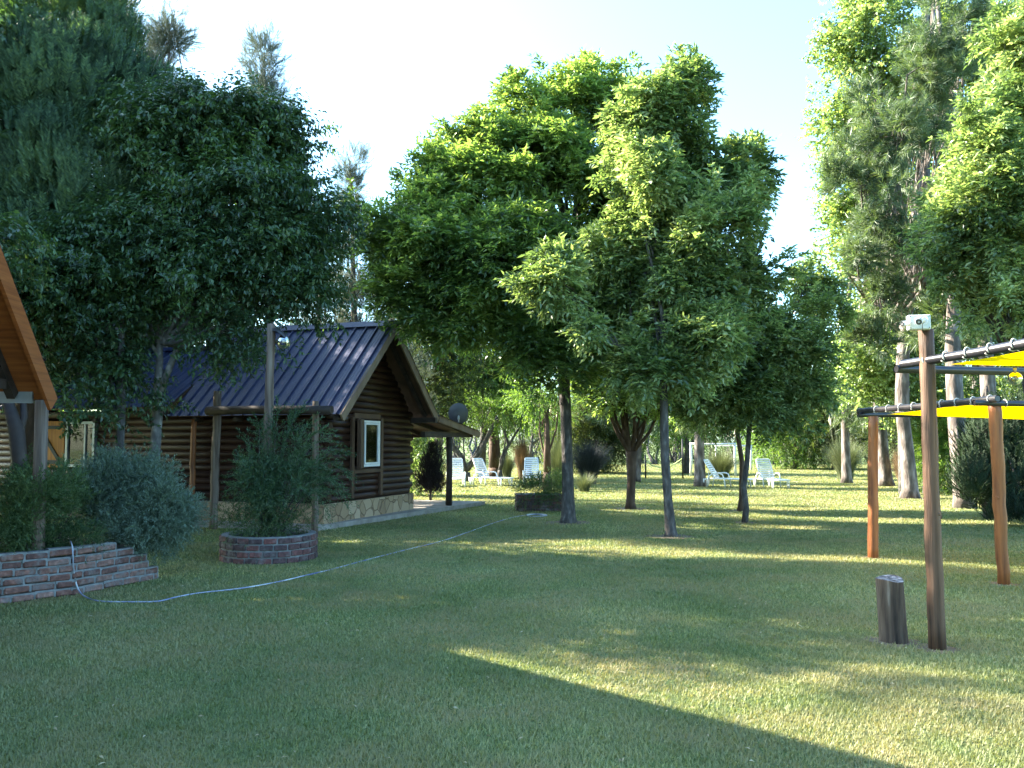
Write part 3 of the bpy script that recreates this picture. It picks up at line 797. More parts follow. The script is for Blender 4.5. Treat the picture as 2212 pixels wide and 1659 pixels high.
def brick_ring(c, r, courses, label, seed, cat='planter', bh=.075, gapm=.014, arc=(0, 2 * math.pi)):
    t = thing('brick_planter', c, label, cat); rnd = random.Random(seed)
    H = courses * (bh + gapm)
    w = MB(); K = 64; vs = []; fs = []
    for i in range(K):
        an = 2 * math.pi * i / K
        for (rr, zz) in ((r - .02, -.05), (r - .02, H - .005), (r - .12, H - .005), (r - .12, H - .12)):
            vs.append((rr * math.cos(an), rr * math.sin(an), zz))
    for i in range(K):
        j = (i + 1) % K
        for q in range(3): fs.append((i*4+q, j*4+q, j*4+q+1, i*4+q+1))
    w.add(vs, fs, 1)
    nb = int(2 * math.pi * r / .185)
    for k in range(courses):
        off = rnd.random() * .3 + .5 * (k % 2)
        for i in range(nb):
            an = 2 * math.pi * (i + off) / nb + rnd.uniform(-.008, .008)
            rot = Matrix.Rotation(an + math.pi / 2 + rnd.uniform(-.04, .04), 3, 'Z')
            cr = r - .055 + rnd.uniform(-.006, .006)
            w.box((cr * math.cos(an), cr * math.sin(an), k * (bh + gapm) + bh / 2 + rnd.uniform(-.004, .004)),
                  (2 * math.pi * r / nb - gapm - rnd.uniform(0, .01), .105, bh - rnd.uniform(0, .008)), 0, rot, .009)
    w.build('brick_wall', [M['brick_dark'], M['mortar']], t)
    s_ = MB(); vs = [(0, 0, H - .03)]
    for i in range(K): an = 2 * math.pi * i / K; vs.append(((r - .1) * math.cos(an), (r - .1) * math.sin(an), H - .07 + rnd.uniform(-.01, .02)))
    s_.add(vs, [(0, 1 + i, 1 + (i + 1) % K) for i in range(K)]); s_.build('soil', M['soil'], t)
    return t, H
rp, RPH = brick_ring(PLc, PLr, 4, 'round dark red brick planter holding a tall feathery shrub', 5)

# rectangular brick planter by the tree
c_ = G(1164, 1105); c_.y += .42
t = thing('brick_planter', c_, 'low square dark brick planter with green plants beside the big tree', 'planter', R(3))
w = MB(); rnd = random.Random(9); BW, BD, BC = 1.02, .8, 5
w.box((0, 0, .17), (BW - .03, BD - .03, .42), 1)
for k in range(BC):
    for side in (-1, 1):
        n_ = 5; Lb = BW / n_; o_ = (k % 2) * Lb / 2
        for i in range(n_ + 1):
            x0 = max(-BW / 2, -BW / 2 + i * Lb - o_) ; x1 = min(BW / 2, -BW / 2 + (i + 1) * Lb - o_)
            if x1 - x0 < .03: continue
            w.box(((x0 + x1) / 2, side * BD / 2, .04 + k * .078), (x1 - x0 - .012, .06, .066), 0, bev=.006)
        for i in range(4):
            Lb2 = (BD - .07) / 4; w.box((side * (BW / 2 - .0), -BD / 2 + .035 + (i + .5) * Lb2, .04 + k * .078), (.06, Lb2 - .012, .066), 0, bev=.006)
w.build('brick_wall', [M['brick_dark'], M['mortar']], t)

# ================================================================== long brick wall bed at the left
wa, wb, wc = G(0, 1306), G(157, 1287), G(342, 1252)
t = thing('brick_wall', wb, 'red brick garden bed wall with pale mortar, in the lower left corner', 'wall')
w = MB(); rnd = random.Random(21)
def brick_run(a, b, courses_fn, thick=.12, bl=.235, bh=.068, gp=.017, phase=0):
    a, b = Vector(a), Vector(b); L = (b - a).length; dr = (b - a).normalized(); an = math.atan2(dr.y, dr.x)
    nrm = Vector((-dr.y, dr.x, 0)); rot0 = Matrix.Rotation(an, 3, 'Z')
    mx = 7
    for k in range(mx):
        x = -(k % 2) * bl / 2 - phase
        while x < L:
            x1 = x + bl * rnd.uniform(.8, 1.12); s0, s1 = max(x, 0), min(x1 - gp, L)
            if s1 - s0 > .03 and k < courses_fn((s0 + s1) / 2 / L):
                c = a + dr * ((s0 + s1) / 2) + nrm * (thick / 2 + rnd.uniform(-.009, .009)) + Vector((0, 0, k * (bh + gp) + bh / 2 + rnd.uniform(-.006, .006) + .008 * math.sin(s0 * 3 + k)))
                w.box(c - wb, (s1 - s0, thick, bh - rnd.uniform(0, .008)), 0, rot0 @ Matrix.Rotation(rnd.uniform(-.04, .04), 3, 'Z') @ Matrix.Rotation(rnd.uniform(-.03, .03), 3, 'Y'), .013)
                w.box(c - wb + nrm * .004 + Vector((0, 0, bh * .5 - .002)), (s1 - s0 + gp * 1.1, thick - .016, gp * 1.9), 1, rot0)
                w.box(c - wb + nrm * .004 + dr * ((s1 - s0) / 2 + gp / 2), (gp * 1.2, thick - .022, bh), 1, rot0)
            x = x1
dirl = (wa - wb).normalized()
brick_run(wb + dirl * 2.6, wb, lambda u: 6)
brick_run(wb, wc, lambda u: 6 if u < .55 else (5 if u < .7 else (4 if u < .82 else (3 if u < .93 else 2))), phase=.07)
w.build('bricks', [M['brick'], M['mortar']], t)
s_ = MB(); q = [wb + dirl * 2.6, wb, wb.lerp(wc, .6), wb.lerp(wc, .6) + Vector((-1.6, 1.4, 0)), wb + dirl * 2.6 + Vector((-.6, 2.2, 0))]
s_.add([(p.x - wb.x, p.y - wb.y + .08, .44) for p in q], [(0, 1, 2, 3, 4)]); s_.build('soil', M['soil'], t)

# ================================================================== near cabin at the left edge
nv = Vector((-.07, 1, 0)).normalized(); NANG = math.atan2(nv.x * -1, nv.y)  # local y = nv
NE = P(125, 860, 9.05)
nc = thing('log_cabin', (NE.x, NE.y, 0), 'orange varnished log cabin gable cut off by the left edge', 'cabin', NANG)
ez = NE.z; HW = 2.7; az = ez + 2.9
rf = MB(); sheet(rf, -5, 0, (0, ez), (-HW, az)); sheet(rf, -5, 0, (-2 * HW, ez), (-HW, az)); rf.build('roof', M['roof'], nc)
sf = MB(); slab(sf, -4.98, -.04, (-.02, ez + .01), (-HW, az), .03, .01); slab(sf, -4.98, -.04, (-2 * HW, ez + .01), (-HW, az), .03, .01); sf.build('soffit_boards', M['orange'], nc)
bb = MB(); slab(bb, -.035, 0, (0, ez), (-HW, az), .19, .006); slab(bb, -.035, 0, (-2 * HW, ez), (-HW, az), .19, .006); bb.build('bargeboard', M['orange'], nc)
rt = MB(); slab(rt, -.42, -.34, (-.1, ez + .08), (-HW, az - .03), .1, .045); rt.build('rafter', M['beam'], nc); rt = MB(); slab(rt, -.42, -.34, (-2 * HW + .1, ez + .08), (-HW, az - .03), .1, .045)
rt.build('rafter', M['beam'], nc); rt = MB(); rt.box((-.38, -HW, ez + .12), (.1, 2 * HW - .8, .1)); rt.build('tie_beam', M['beam'], nc)
gw = MB()
zz = .5
while zz < az - .3:
    half = HW - .15 if zz < ez else max(.05, (az - .15 - zz) / (az - ez) * HW)
    gw.tube([(-1.0, -HW - min(half, HW - .45), zz), (-1.0, -HW + min(half, HW - .75), zz)], .075, 10); zz += .13
gw.box((-3, -.85, 1.2), (4, .08, 1.9)); gw.box((-3, -2 * HW + .55, 1.2), (4, .08, 1.9)); gw.box((-4.9, -HW, 1.2), (.08, 2 * HW - 1.3, 1.9))
gw.build('log_wall', M['orange'], nc)
fa = MB(); fa.box((-2.3, -.12, ez - .0), (4.2, .03, .12)); fa.build('eave_board', M['metal_grey'], nc)
q = MB(); q.tube([(-.2, .1, -.05), (-.2, .1, 1), (-.2, .08, ez - .02)], [.072, .07, .066], 12, wob=.02); q.build('porch_post', M['post'], nc)

# ================================================================== pergola with yellow shade sails
P1, P2, P3 = G(2025, 1402), G(1886, 1205), G(2168, 1262)
p1 = log_post('pergola_post', 'tall brown foreground post carrying the white security cameras', P1, P(2000, 712, 6.78), .064, .056, M['post_brown'], 'round posts of the yellow shade canopy', bend=.0035, seed=11, n=16)
p2 = log_post('pergola_post', 'smooth bright orange post left of the tall camera post', P2, P(1886, 899, 12.05), .072, .066, M['post_orange'], 'round posts of the yellow shade canopy', bend=.003, seed=12, n=16, knots=0)
p3 = log_post('pergola_post', 'knobbly orange brown post near the right edge under the yellow sail', P3, P(2148, 862, 9.8), .065, .07, M['post_orange'], 'round posts of the yellow shade canopy', bend=.009, seed=13, n=16, knots=4)
def pipe(label, a, b, r, loops=0, ls=0.0, ang=0):
    a, b = Vector(a), Vector(b); t = thing('canopy_pole', a, label, 'pole', 0, 'black poles of the yellow shade canopy')
    m = MB(); L = b - a; n = 16
    m.tube([Vector((0, 0, 0)), L * .5 + Vector((0, 0, -.01)), L], r, n, caps=False)
    m.tube([L * .002, L * .5 + Vector((0, 0, -.01)), L * .998], r * .82, n, caps=True); m.build('tube', M['pipe'], t)
    if loops:
        rp_ = MB(); d = L.normalized(); s1 = d.orthogonal().normalized(); s2 = d.cross(s1)
        for i in range(loops):
            u = ls + (1 - ls) * (i + .5) / loops; c = L * u; K = 14
            pts = [c + (s1 * math.cos(2 * math.pi * k / K) + s2 * math.sin(2 * math.pi * k / K)) * (r + .006) + d * (.03 * k / K) for k in range(K + 1)]
            rp_ = MB(); rp_.tube(pts, .0055, 5); rp_.build('rope_loop', M['rope'], t)
    return t
a0 = P(1950, 787, 7.0); a1 = P(2330, 720, 5.6)
b0 = P(1935, 797, 7.05); b1 = P(2420, 803, 7.5)
pipe('thick black pole rising to the right across the camera post', a0, a1, .036, 7, .08)
pipe('black horizontal pole just behind the camera post', b0, b1, .034)
c0 = P(1856, 888, 12.4); c1 = P(2156, 861, 9.6)
pipe('thin black pole sloping between the two orange posts', c0, c1, .042, 9, .1)
d0 = P(1854, 896, 12.3); d1 = P(2500, 893, 13.0)
pipe('black pole along the lower edge of the far yellow sail', d0, d1, .036)
e0 = P(2104, 870, 9.72); e1 = P(2600, 876, 9.9)
pipe('black horizontal pole at the top of the right hand orange post', e0, e1, .034, 6, .05)
def sail(label, cs, sag, nseg=14):
    c00, c10, c11, c01 = [Vector(c) for c in cs]
    t = thing('shade_sail', c00, label, 'shade sail', 0, 'yellow shade sails')
    m = MB(); vs = []; n = nseg
    for i in range(n + 1):
        for j in range(n + 1):
            u, v = i / n, j / n
            p = (c00 * (1-u) + c10 * u) * (1-v) + (c01 * (1-u) + c11 * u) * v
            cen = (c00 + c10 + c11 + c01) / 4
            e = .10 * (math.sin(math.pi * u) * (abs(2*v-1) ** 3) + math.sin(math.pi * v) * (abs(2*u-1) ** 3))
            p = p + (cen - p) * e * .5
            p.z -= sag * math.sin(math.pi * u) * math.sin(math.pi * v)
            vs.append(p - c00)
    fs = [(i*(n+1)+j, i*(n+1)+j+1, (i+1)*(n+1)+j+1, (i+1)*(n+1)+j) for i in range(n) for j in range(n)]
    m.add(vs, fs, 0, True); m.build('cloth', M['sail'], t)
    r_ = MB()
    for (pa, pb, q0_, q1_) in ((c00, c01, 0, 1),):
        for i in range(8):
            u = (i + .5) / 8; p = pa.lerp(pb, u); r_ = MB(); r_.tube([p - c00 + (cen_off(pa, pb, c10, c11) * .03), p - c00 - cen_off(pa, pb, c10, c11) * .05 + Vector((0, 0, .05))], .004, 4); r_.build('lacing', M['rope'], t)

def cen_off(pa, pb, c10, c11): return ((c10 + c11) / 2 - (pa + pb) / 2).normalized()
sail('upper yellow shade sail seen edge on at the right border', (P(2052, 787, 6.9), P(2480, 800, 7.35), P(2700, 712, 5.4), P(2330, 734, 5.6)), .05)
sail('lower long yellow shade sail stretched behind the two nearest posts', (P(1915, 895, 12.1), P(2480, 918, 12.8), P(2560, 872, 9.95), P(2122, 867, 9.85)), .06)
gl = P(2193, 818, 6.7)
t = thing('globe_lamp', gl, 'clear glass globe lamp hanging under the upper black pole', 'lamp')
sp = MB(); sphere(sp, (0, 0, 0), .052); sp.build('globe', M['globe'], t)
sp = MB(); sp.tube([(0, 0, .0), (0, 0, .05)], .008, 8); sp.tube([(0, 0, .05), (0, 0, .085)], .013, 10); sp.build('fitting', M['metal_grey'], t)

# security cameras: box, two bullet cameras
bc = P(1984, 697, 6.72)
t = thing('camera_box', bc, 'pale grey junction box on top of the tall foreground post', 'junction box', R(-12))
m = MB(); m.box((0, 0, 0), (.165, .075, .118), 0, bev=.006); m.box((0, -.04, 0), (.158, .012, .112), 0, bev=.004); m.build('case', M['grey_box'], t)
for sx in (-1, 1):
    for sz in (-1, 1): m = MB(); m.tube([(sx * .068, -.044, sz * .046), (sx * .068, -.05, sz * .046)], .004, 6); m.build('screw', M['black'], t)
Mw = Matrix.Translation(bc) @ Matrix.Rotation(R(-12), 4, 'Z')
def bullet(label, off, dirv, L, r, lens=True):
    p = Mw @ Vector(off); t = thing('security_camera', p, label, 'security camera', 0, 'white security cameras on the tall post')
    dv = Vector(dirv).normalized()
    m = MB(); m.tube([Vector((0, 0, 0)), dv * .02, dv * .03, dv * L * .8, dv * L], [r * .95, r, r, r * 1.02, r * .92], 18)
    m.build('body', M['white_plastic'], t)
    m = MB(); base = Mw.to_3x3() @ Vector((.052, -.0, .0)); m.tube([base * .0 - dv * .0, Mw.to_3x3() @ Vector((.03, .03, .01)), Mw.to_3x3() @ Vector((.045, .06, .01))], [r * .6, r * .5, r * 1.0], 14)
    m.tube([Mw.to_3x3() @ Vector((.042, .056, .01)), Mw.to_3x3() @ Vector((.047, .068, .01))], [r * 1.5, r * 1.55], 18); m.build('mount', M['white_plastic'], t)
    m = MB(); m.tube([dv * (L + .0005), dv * (L + .003)], r * .84, 16); m.build('lens', M['pipe'], t)
    m = MB(); m.tube([dv * (L + .003), dv * (L + .006)], r * .34, 12); m.build('lens_ring', M['metal_grey'], t)
    up = Vector((0, 0, 1)); sd = dv.cross(up).normalized(); m = MB(); vs = []
    for u in (-.1, 1.12):
        for k in range(9):
            an = R(20 + 140 * k / 8); vs.append(dv * L * u + sd * math.cos(an) * r * 1.13 + up * math.sin(an) * r * 1.13)
    m.add(vs, [(k, k + 1, 9 + k + 1, 9 + k) for k in range(8)], 0, True); m.add([v * 1.0 + up * .002 for v in vs], [(k, 9 + k, 9 + k + 1, k + 1) for k in range(8)], 0, True)
    m.build('sun_visor', M['white_plastic'], t)
    if lens:
        m = MB(); m.tube([Mw.to_3x3() @ Vector((.03, .02, -.015)), Mw.to_3x3() @ Vector((.03, .03, -.06)), Mw.to_3x3() @ Vector((.03, .04, -.08))], .003, 5); m.build('cable', M['black'], t)
bullet('white bullet camera facing the viewer on the front of the box', (-.02, -.1, .002), (-.5, -1, -.3), .07, .026)
bullet('white bullet camera pointing left behind the other camera', (-.085, -.05, -.012), (-1, -.35, -.12), .06, .02, False)

# tree stump
sc_ = G(1932, 1386); t = thing('tree_stump', sc_, 'weathered upright log stump on the grass left of the camera post', 'stump', 0)
m = MB(); K = 30; N = 12; vs = []; fs = []; rnd = random.Random(3)
lob = [rnd.uniform(-1, 1) for _ in range(5)]; top = P(1923, 1250, 7.05) - sc_; Hs = top.z
for i in range(N + 1):
    u = i / N; zz = -.03 + (Hs + .03) * u; rr = .105 * (1 + .05 * (1 - u) - .02 * math.sin(u * 3))
    for k in range(K):
        an = 2 * math.pi * k / K + u * .5
        q = rr * (1 + .03 * math.sin(3 * an + lob[0]) + .022 * math.sin(7 * an + lob[1] * 3) + rnd.uniform(-.018, .018))
        vs.append((top.x * u + q * math.cos(an), q * math.sin(an), zz + (.12 * q * math.sin(an) + .008 * math.sin(2 * an) if i == N else 0)))
for i in range(N):
    for k in range(K): fs.append((i*K+k, i*K+(k+1)%K, (i+1)*K+(k+1)%K, (i+1)*K+k))
m.add(vs, fs, 0, True); m.build('log_body', mat_noise('weathered_stump', [(.3, (.014, .011, .01)), (.48, (.075, .048, .034)), (.64, (.13, .09, .065)), (.8, (.3, .24, .19))], 17, .9, (1.2, 1.2, .12), .016), t)
m = MB(); base = N * K; ring = [vs[base + k] for k in range(K)]; cvs = [(top.x, 0, Hs - .002)]
for fr in (.5, 1.0):
    for k in range(K): cvs.append((top.x + (ring[k][0] - top.x) * fr, ring[k][1] * fr, (ring[k][2] if fr == 1 else Hs + .12 * ring[k][1] * fr + rnd.uniform(-.006, .004))))
m.add(cvs, [(0, 1 + k, 1 + (k + 1) % K) for k in range(K)] + [(1 + k, 1 + K + k, 1 + K + (k + 1) % K, 1 + (k + 1) % K) for k in range(K)])
m.build('cut_top', mat_noise('cut_wood', [(.3, (.05, .045, .05)), (.5, (.16, .15, .16)), (.7, (.36, .34, .36))], 24, .9, bump=.02), t)

# hose
hp = [P(148, 1160, 9.4), P(152, 1172, 9.2)]
pts = [(148, 1160, .56), (156, 1180, .53), (158, 1215, .36), (162, 1250, .17), (172, 1278, .05)]
path = []
hb = wb + Vector((.02, -.06, 0))
for (px, py, z_) in pts: path.append(G(px, py, z_))
for (px, py) in ((190, 1292), (220, 1299), (280, 1300), (340, 1299), (380, 1290), (430, 1281), (520, 1271), (600, 1257), (660, 1243), (720, 1229), (790, 1210), (880, 1187), (950, 1170), (1010, 1150), (1060, 1132), (1110, 1117), (1150, 1112)): path.append(G(px, py, .016 if px < 700 else .009))
cc = G(1160, 1114, .02)
for k in range(20):
    an = k * .5; path.append(cc + Vector((.2 * math.cos(an) * (1 + .04 * k / 5), .28 * math.sin(an), .0 + .001 * k)))
sm = []
for i in range(len(path) - 1):
    p0, p1_, p2_, p3_ = path[max(i-1, 0)], path[i], path[i+1], path[min(i+2, len(path)-1)]
    for t_ in (0, .25, .5, .75):
        sm.append(.5 * ((2 * p1_) + (p2_ - p0) * t_ + (2*p0 - 5*p1_ + 4*p2_ - p3_) * t_**2 + (3*p1_ - p0 - 3*p2_ + p3_) * t_**3))
h_ = MB(); h_.tube(sm, .0075, 8)
tag(h_.build('garden_hose', M['hose']), 'pale blue garden hose from the brick wall across the lawn', 'hose')

# ================================================================== sun loungers
def lounger(label, base, rz, back=62):
    t = thing('sun_lounger', base, label, 'sun lounger', rz, 'white plastic sun loungers on the lawn')
    # local: foot end towards -y, head end +y
    m = MB()
    for sx in (-1, 1): m.tube([(sx * .27, -.95, .3), (sx * .28, -.4, .3), (sx * .28, .35, .3), (sx * .28, .75, .27)], .022, 8)
    for i in range(13): m.box((0, -.93 + i * .095, .305 + .004 * math.sin(i)), (.54, .066, .016), bev=.004)
    m.tube([(-.27, -.95, .3), (0, -1.0, .29), (.27, -.95, .3)], .022, 8); m.build('seat', M['white_plastic'], t)
    m = MB(); a = R(back); o0 = Vector((0, .28, .31)); dv = Vector((0, math.cos(a), math.sin(a)))
    for sx in (-1, 1): m.tube([o0 + Vector((sx * .265, 0, 0)), o0 + Vector((sx * .27, 0, 0)) + dv * .4, o0 + Vector((sx * .25, 0, 0)) + dv * .76], .022, 8)
    rot = Matrix.Rotation(a, 3, 'X')
    for i in range(8): m.box(o0 + dv * (.06 + i * .088), (.5, .062, .014), rot=rot, bev=.004)
    m.box(o0 + dv * .765, (.5, .07, .03), rot=rot, bev=.012); m.build('backrest', M['white_plastic'], t)
    for sx in (-1, 1):
        m = MB(); m.tube([(sx * .32, -.12, .0), (sx * .325, -.08, .3), (sx * .33, -.02, .46), (sx * .335, .1, .5), (sx * .335, .35, .49), (sx * .33, .5, .36), (sx * .32, .56, .0)], .024, 8)
        m.box((sx * .335, .2, .505), (.06, .34, .018), bev=.006); m.build('armrest', M['white_plastic'], t)
    for (sx, y) in ((-1, -.82), (1, -.82), (-1, .68), (1, .68)):
        m = MB(); m.tube([(sx * .28, y, .3), (sx * .29, y + (.04 if y > 0 else -.04), 0)], [.03, .022], 8); m.tube([(sx * .28, y + .14, .3), (sx * .285, y + .06, 0.0)], [.022, .018], 8); m.build('leg', M['white_plastic'], t)
    for sx in (-.2, .2): m = MB(); m.tube([(sx, .5, .28), (sx, .56, .62)], .012, 6); m.build('back_strut', M['white_plastic'], t)
lounger('white sun lounger just left of the dark porch post, facing the viewer', G(985, 1050), R(6))
lounger('white sun lounger right of the dark porch post, turned to the right', G(1058, 1049), R(48))
lounger('white sun lounger behind the square brick planter', G(1149, 1046), R(0))
lounger('white sun lounger seen side on beside the scaly pine trunk', G(1566, 1052), R(58), 58)
lounger('bright white sun lounger facing the viewer on the open lawn', G(1665, 1053), R(8))

# ================================================================== play frames, net
def goal(label, x0, x1, top, d, mat=M['white_paint'], r=.06, seed=1):
    a = G(x0, 955 + 1840 * EYE / d); b = G(x1, 955 + 1840 * EYE / d)
    a.y = b.y = d; a.x = (x0 - 1106) / F * d; b.x = (x1 - 1106) / F * d
    zt = P(x0, top, d).z; t = thing('timber_goal_frame', a, label, 'goal frame', 0, 'pale timber frames at the back of the lawn')
    w_ = b - a; rnd = random.Random(seed)
    for s_ in (Vector((0, 0, 0)), w_):
        m = MB(); m.tube([s_ + Vector((rnd.uniform(-.03, .03), 0, 0)), s_ + Vector((rnd.uniform(-.03, .03), 0, zt * .5)), s_ + Vector((0, 0, zt))], [r * 1.1, r, r * .9], 8); m.build('post', mat, t)
    m = MB(); m.tube([Vector((-.05, 0, zt)), w_ * .5 + Vector((0, 0, zt - .02)), w_ + Vector((.05, 0, zt))], r * .9, 8); m.build('crossbar', mat, t)
goal('pale timber goal frame behind the side-on lounger, the nearer one', 1491, 1586, 959, 41)
goal('farther pale timber frame standing right of the nearer goal', 1545, 1621, 963, 49, seed=2)
np0 = G(1475, 1034); t = thing('volleyball_net', np0, 'sagging pale green net tied to a thin black pole', 'net')
m = MB(); zt = P(1475, 948, np0.y).z; m.tube([(0, 0, 0), (0, 0, zt)], .035, 8); m.build('pole', M['black'], t); m = MB()
x_l = (1395 - 1475) / F * np0.y; m.tube([(x_l, 0, 0), (x_l, 0, zt * .6)], .035, 8); m.build('pole', M['black'], t)
m = MB(); n_ = 16; za = P(1475, 990, np0.y).z
for k in range(5):
    m.tube([(x_l * i / n_, 0, za - .55 * math.sin(math.pi * i / n_ * .9) * .75 - k * .12) for i in range(n_ + 1)], .02 if k == 0 else .005, 4)
for i in range(n_ * 2):
    u = i / (n_ * 2); z_ = za - .55 * math.sin(math.pi * u * .9) * .75; m.tube([(x_l * u, 0, z_), (x_l * u, 0, z_ - .48)], .004, 4)
m.build('netting', mat_noise('pale_green_net', [(.3, (.4, .5, .2)), (.7, (.55, .62, .3))], 5, .8), t)

# ================================================================== TREES
# --- big ash in the middle of the picture
bA = G(1228, 1129)
trA = [bA + Vector((0, 0, -.1)), bA + Vector((0, 0, .12))] + T((1227, 1060, 17.4), (1225, 980, 17.4), (1222, 900, 17.5), (1216, 780, 17.6), (1210, 600, 17.7), (1190, 420, 17.8), (1165, 230, 17.8))
make_tree('ash_tree', 'big leafy ash with thick dark trunk beside the square brick planter', 'tree', trA, [.23, .15, .12, .115, .115, .12, .09, .06, .02],
    [B(1140, 240, 17.6, 95, 80), B(1235, 240, 17.8, 75, 90), B(1020, 400, 17.2, 120, 110), B(900, 430, 17, 80, 60), B(1330, 215, 18.2, 80, 75), B(1290, 170, 18.0, 50, 45), B(1060, 300, 17.5, 90, 85), B(1160, 380, 17.2, 170, 130), B(1320, 290, 18.2, 100, 110), B(945, 400, 17.2, 75, 80),
     B(1320, 450, 18.2, 120, 130), B(930, 520, 16.8, 110, 85), B(845, 515, 17, 75, 75), B(1080, 560, 16.6, 150, 130), B(1240, 600, 17.8, 140, 130), B(890, 630, 17, 85, 65),
     B(1000, 670, 16.8, 115, 80), B(1150, 720, 16.9, 120, 85), B(1110, 800, 17, 75, 45), B(1215, 800, 16.8, 100, 65), B(1300, 720, 18, 120, 90), B(1330, 830, 18.4, 80, 45), B(1400, 560, 18.6, 120, 120), B(1075, 690, 17.5, 120, 70), B(1420, 700, 18.6, 100, 80)],
    'ash', M['ash'], M['bark_grey'], 10500, 31, .42, .28, .12, 1.5, limb_r=.07, ntwig=160, start=.38, tuft=.4, scale=1.2)
# --- leaning ash in front of it
bB = G(1450, 1159)
trB = [bB + Vector((0, 0, -.1)), bB + Vector((-.01, 0, .1))] + T((1443, 1080, 14.7), (1436, 980, 14.7), (1434, 880, 14.7), (1432, 760, 14.8), (1430, 640, 14.8), (1440, 480, 14.9), (1455, 300, 15), (1462, 190, 15))
make_tree('ash_tree', 'slender pale green ash with leaning grey trunk in front of the big ash', 'tree', trB, [.15, .1, .078, .074, .072, .06, .05, .04, .025, .012],
    [B(1468, 190, 15, 52, 60), B(1400, 250, 14.8, 60, 90), B(1480, 290, 15.2, 62, 62), B(1380, 330, 15.0, 60, 60), B(1400, 380, 14.6, 80, 80), B(1440, 470, 15, 80, 80), B(1560, 400, 15.4, 80, 60), B(1610, 370, 15.6, 42, 55), B(1600, 470, 15.4, 55, 60), B(1520, 640, 15.6, 90, 70),
     B(1540, 500, 14.4, 95, 75), B(1215, 600, 14.2, 75, 42, .5), B(1290, 690, 14.2, 85, 50, .6), B(1500, 610, 14.8, 90, 60), B(1360, 800, 14.6, 90, 48), B(1400, 620, 15.2, 90, 80), B(1330, 540, 15.2, 80, 70),
     B(1530, 730, 14.4, 70, 60), B(1470, 800, 15, 100, 55), B(1655, 490, 15.6, 22, 30, .4, .7), B(1610, 590, 15.4, 55, 35, .5), B(1500, 700, 15.4, 110, 70)],
    'ash', M['ash_pale'], M['bark_grey'], 6800, 37, .35, .3, .16, 1.9, limb_r=.035, ntwig=150, start=.3, scale=1.1, tuft=.32)
# --- small dark ashes right of it
bD = G(1609, 1129)
trD = [bD, bD + Vector((.03, 0, .3))] + T((1606, 1050, 17.4), (1614, 1000, 17.4), (1618, 930, 17.5), (1640, 800, 17.6), (1680, 680, 17.7))
make_tree('ash_tree', 'small dark ash on a crooked thin trunk left of the open lawn', 'tree', trD, [.07, .062, .06, .055, .05, .035, .015],
    [B(1740, 690, 17.6, 70, 45), B(1745, 610, 17.8, 26, 26, .4), B(1640, 700, 17.6, 90, 60), B(1640, 740, 17.2, 100, 80), B(1735, 790, 17.2, 85, 90), B(1610, 850, 17.2, 100, 65), B(1700, 880, 17.4, 70, 50), B(1560, 800, 17.8, 90, 80), B(1530, 880, 17.6, 60, 45), B(1780, 660, 18, 40, 45)],
    'ash', M['ash_pale'], M['bark_grey'], 3400, 41, .4, .25, .2, 1.4, limb_r=.035, ntwig=90, start=.5, tuft=.36)
bD2 = G(1598, 1104)
make_tree('ash_tree', 'thin reddish trunked tree touching the crooked one, slightly behind', 'tree',
    [bD2, bD2 + Vector((.05, 0, .3))] + T((1603, 1000, 20.3), (1594, 940, 20.3), (1590, 860, 20.4), (1600, 780, 20.6)), [.075, .065, .06, .055, .045, .02],
    [B(1580, 800, 20.8, 110, 80), B(1480, 850, 21, 80, 55), B(1660, 830, 21, 90, 70), B(1560, 700, 21, 110, 70)], 'ash', M['ash'], M['bark_red'], 1900, 43, .4, .2, .15, limb_r=.04, ntwig=40, scale=1.1, start=.6, tuft=.45)
# --- vase shaped tree
bC = G(1362, 1099)
def vase(mb, rnd):
    for (px, py, r) in ((1300, 850, .05), (1335, 840, .055), (1372, 850, .05), (1410, 840, .045), (1440, 850, .04), (1352, 860, .05), (1388, 860, .045)):
        mb.tube([P(1364 + rnd.uniform(-4, 4), 985, 21), P((1364 + px) / 2 + rnd.uniform(-3, 3), 935, 21), P(px, py, 21 + rnd.uniform(-.6, .6))], [r * 1.2, r, r * .6], 7)
make_tree('vase_tree', 'small tree with stout trunk splitting low into upright limbs', 'tree', [bC, bC + Vector((0, 0, .15))] + T((1364, 1040, 21), (1364, 975, 21)), [.15, .115, .105, .14],
    [B(1350, 860, 21, 90, 34), B(1410, 850, 21, 60, 38), B(1300, 800, 21.4, 90, 60), B(1400, 780, 21.6, 100, 70)], 'ash', M['ash'], M['bark_red'], 1500, 47, .4, .2, .15, limb_r=.05, ntwig=30, extra=vase, start=.95)

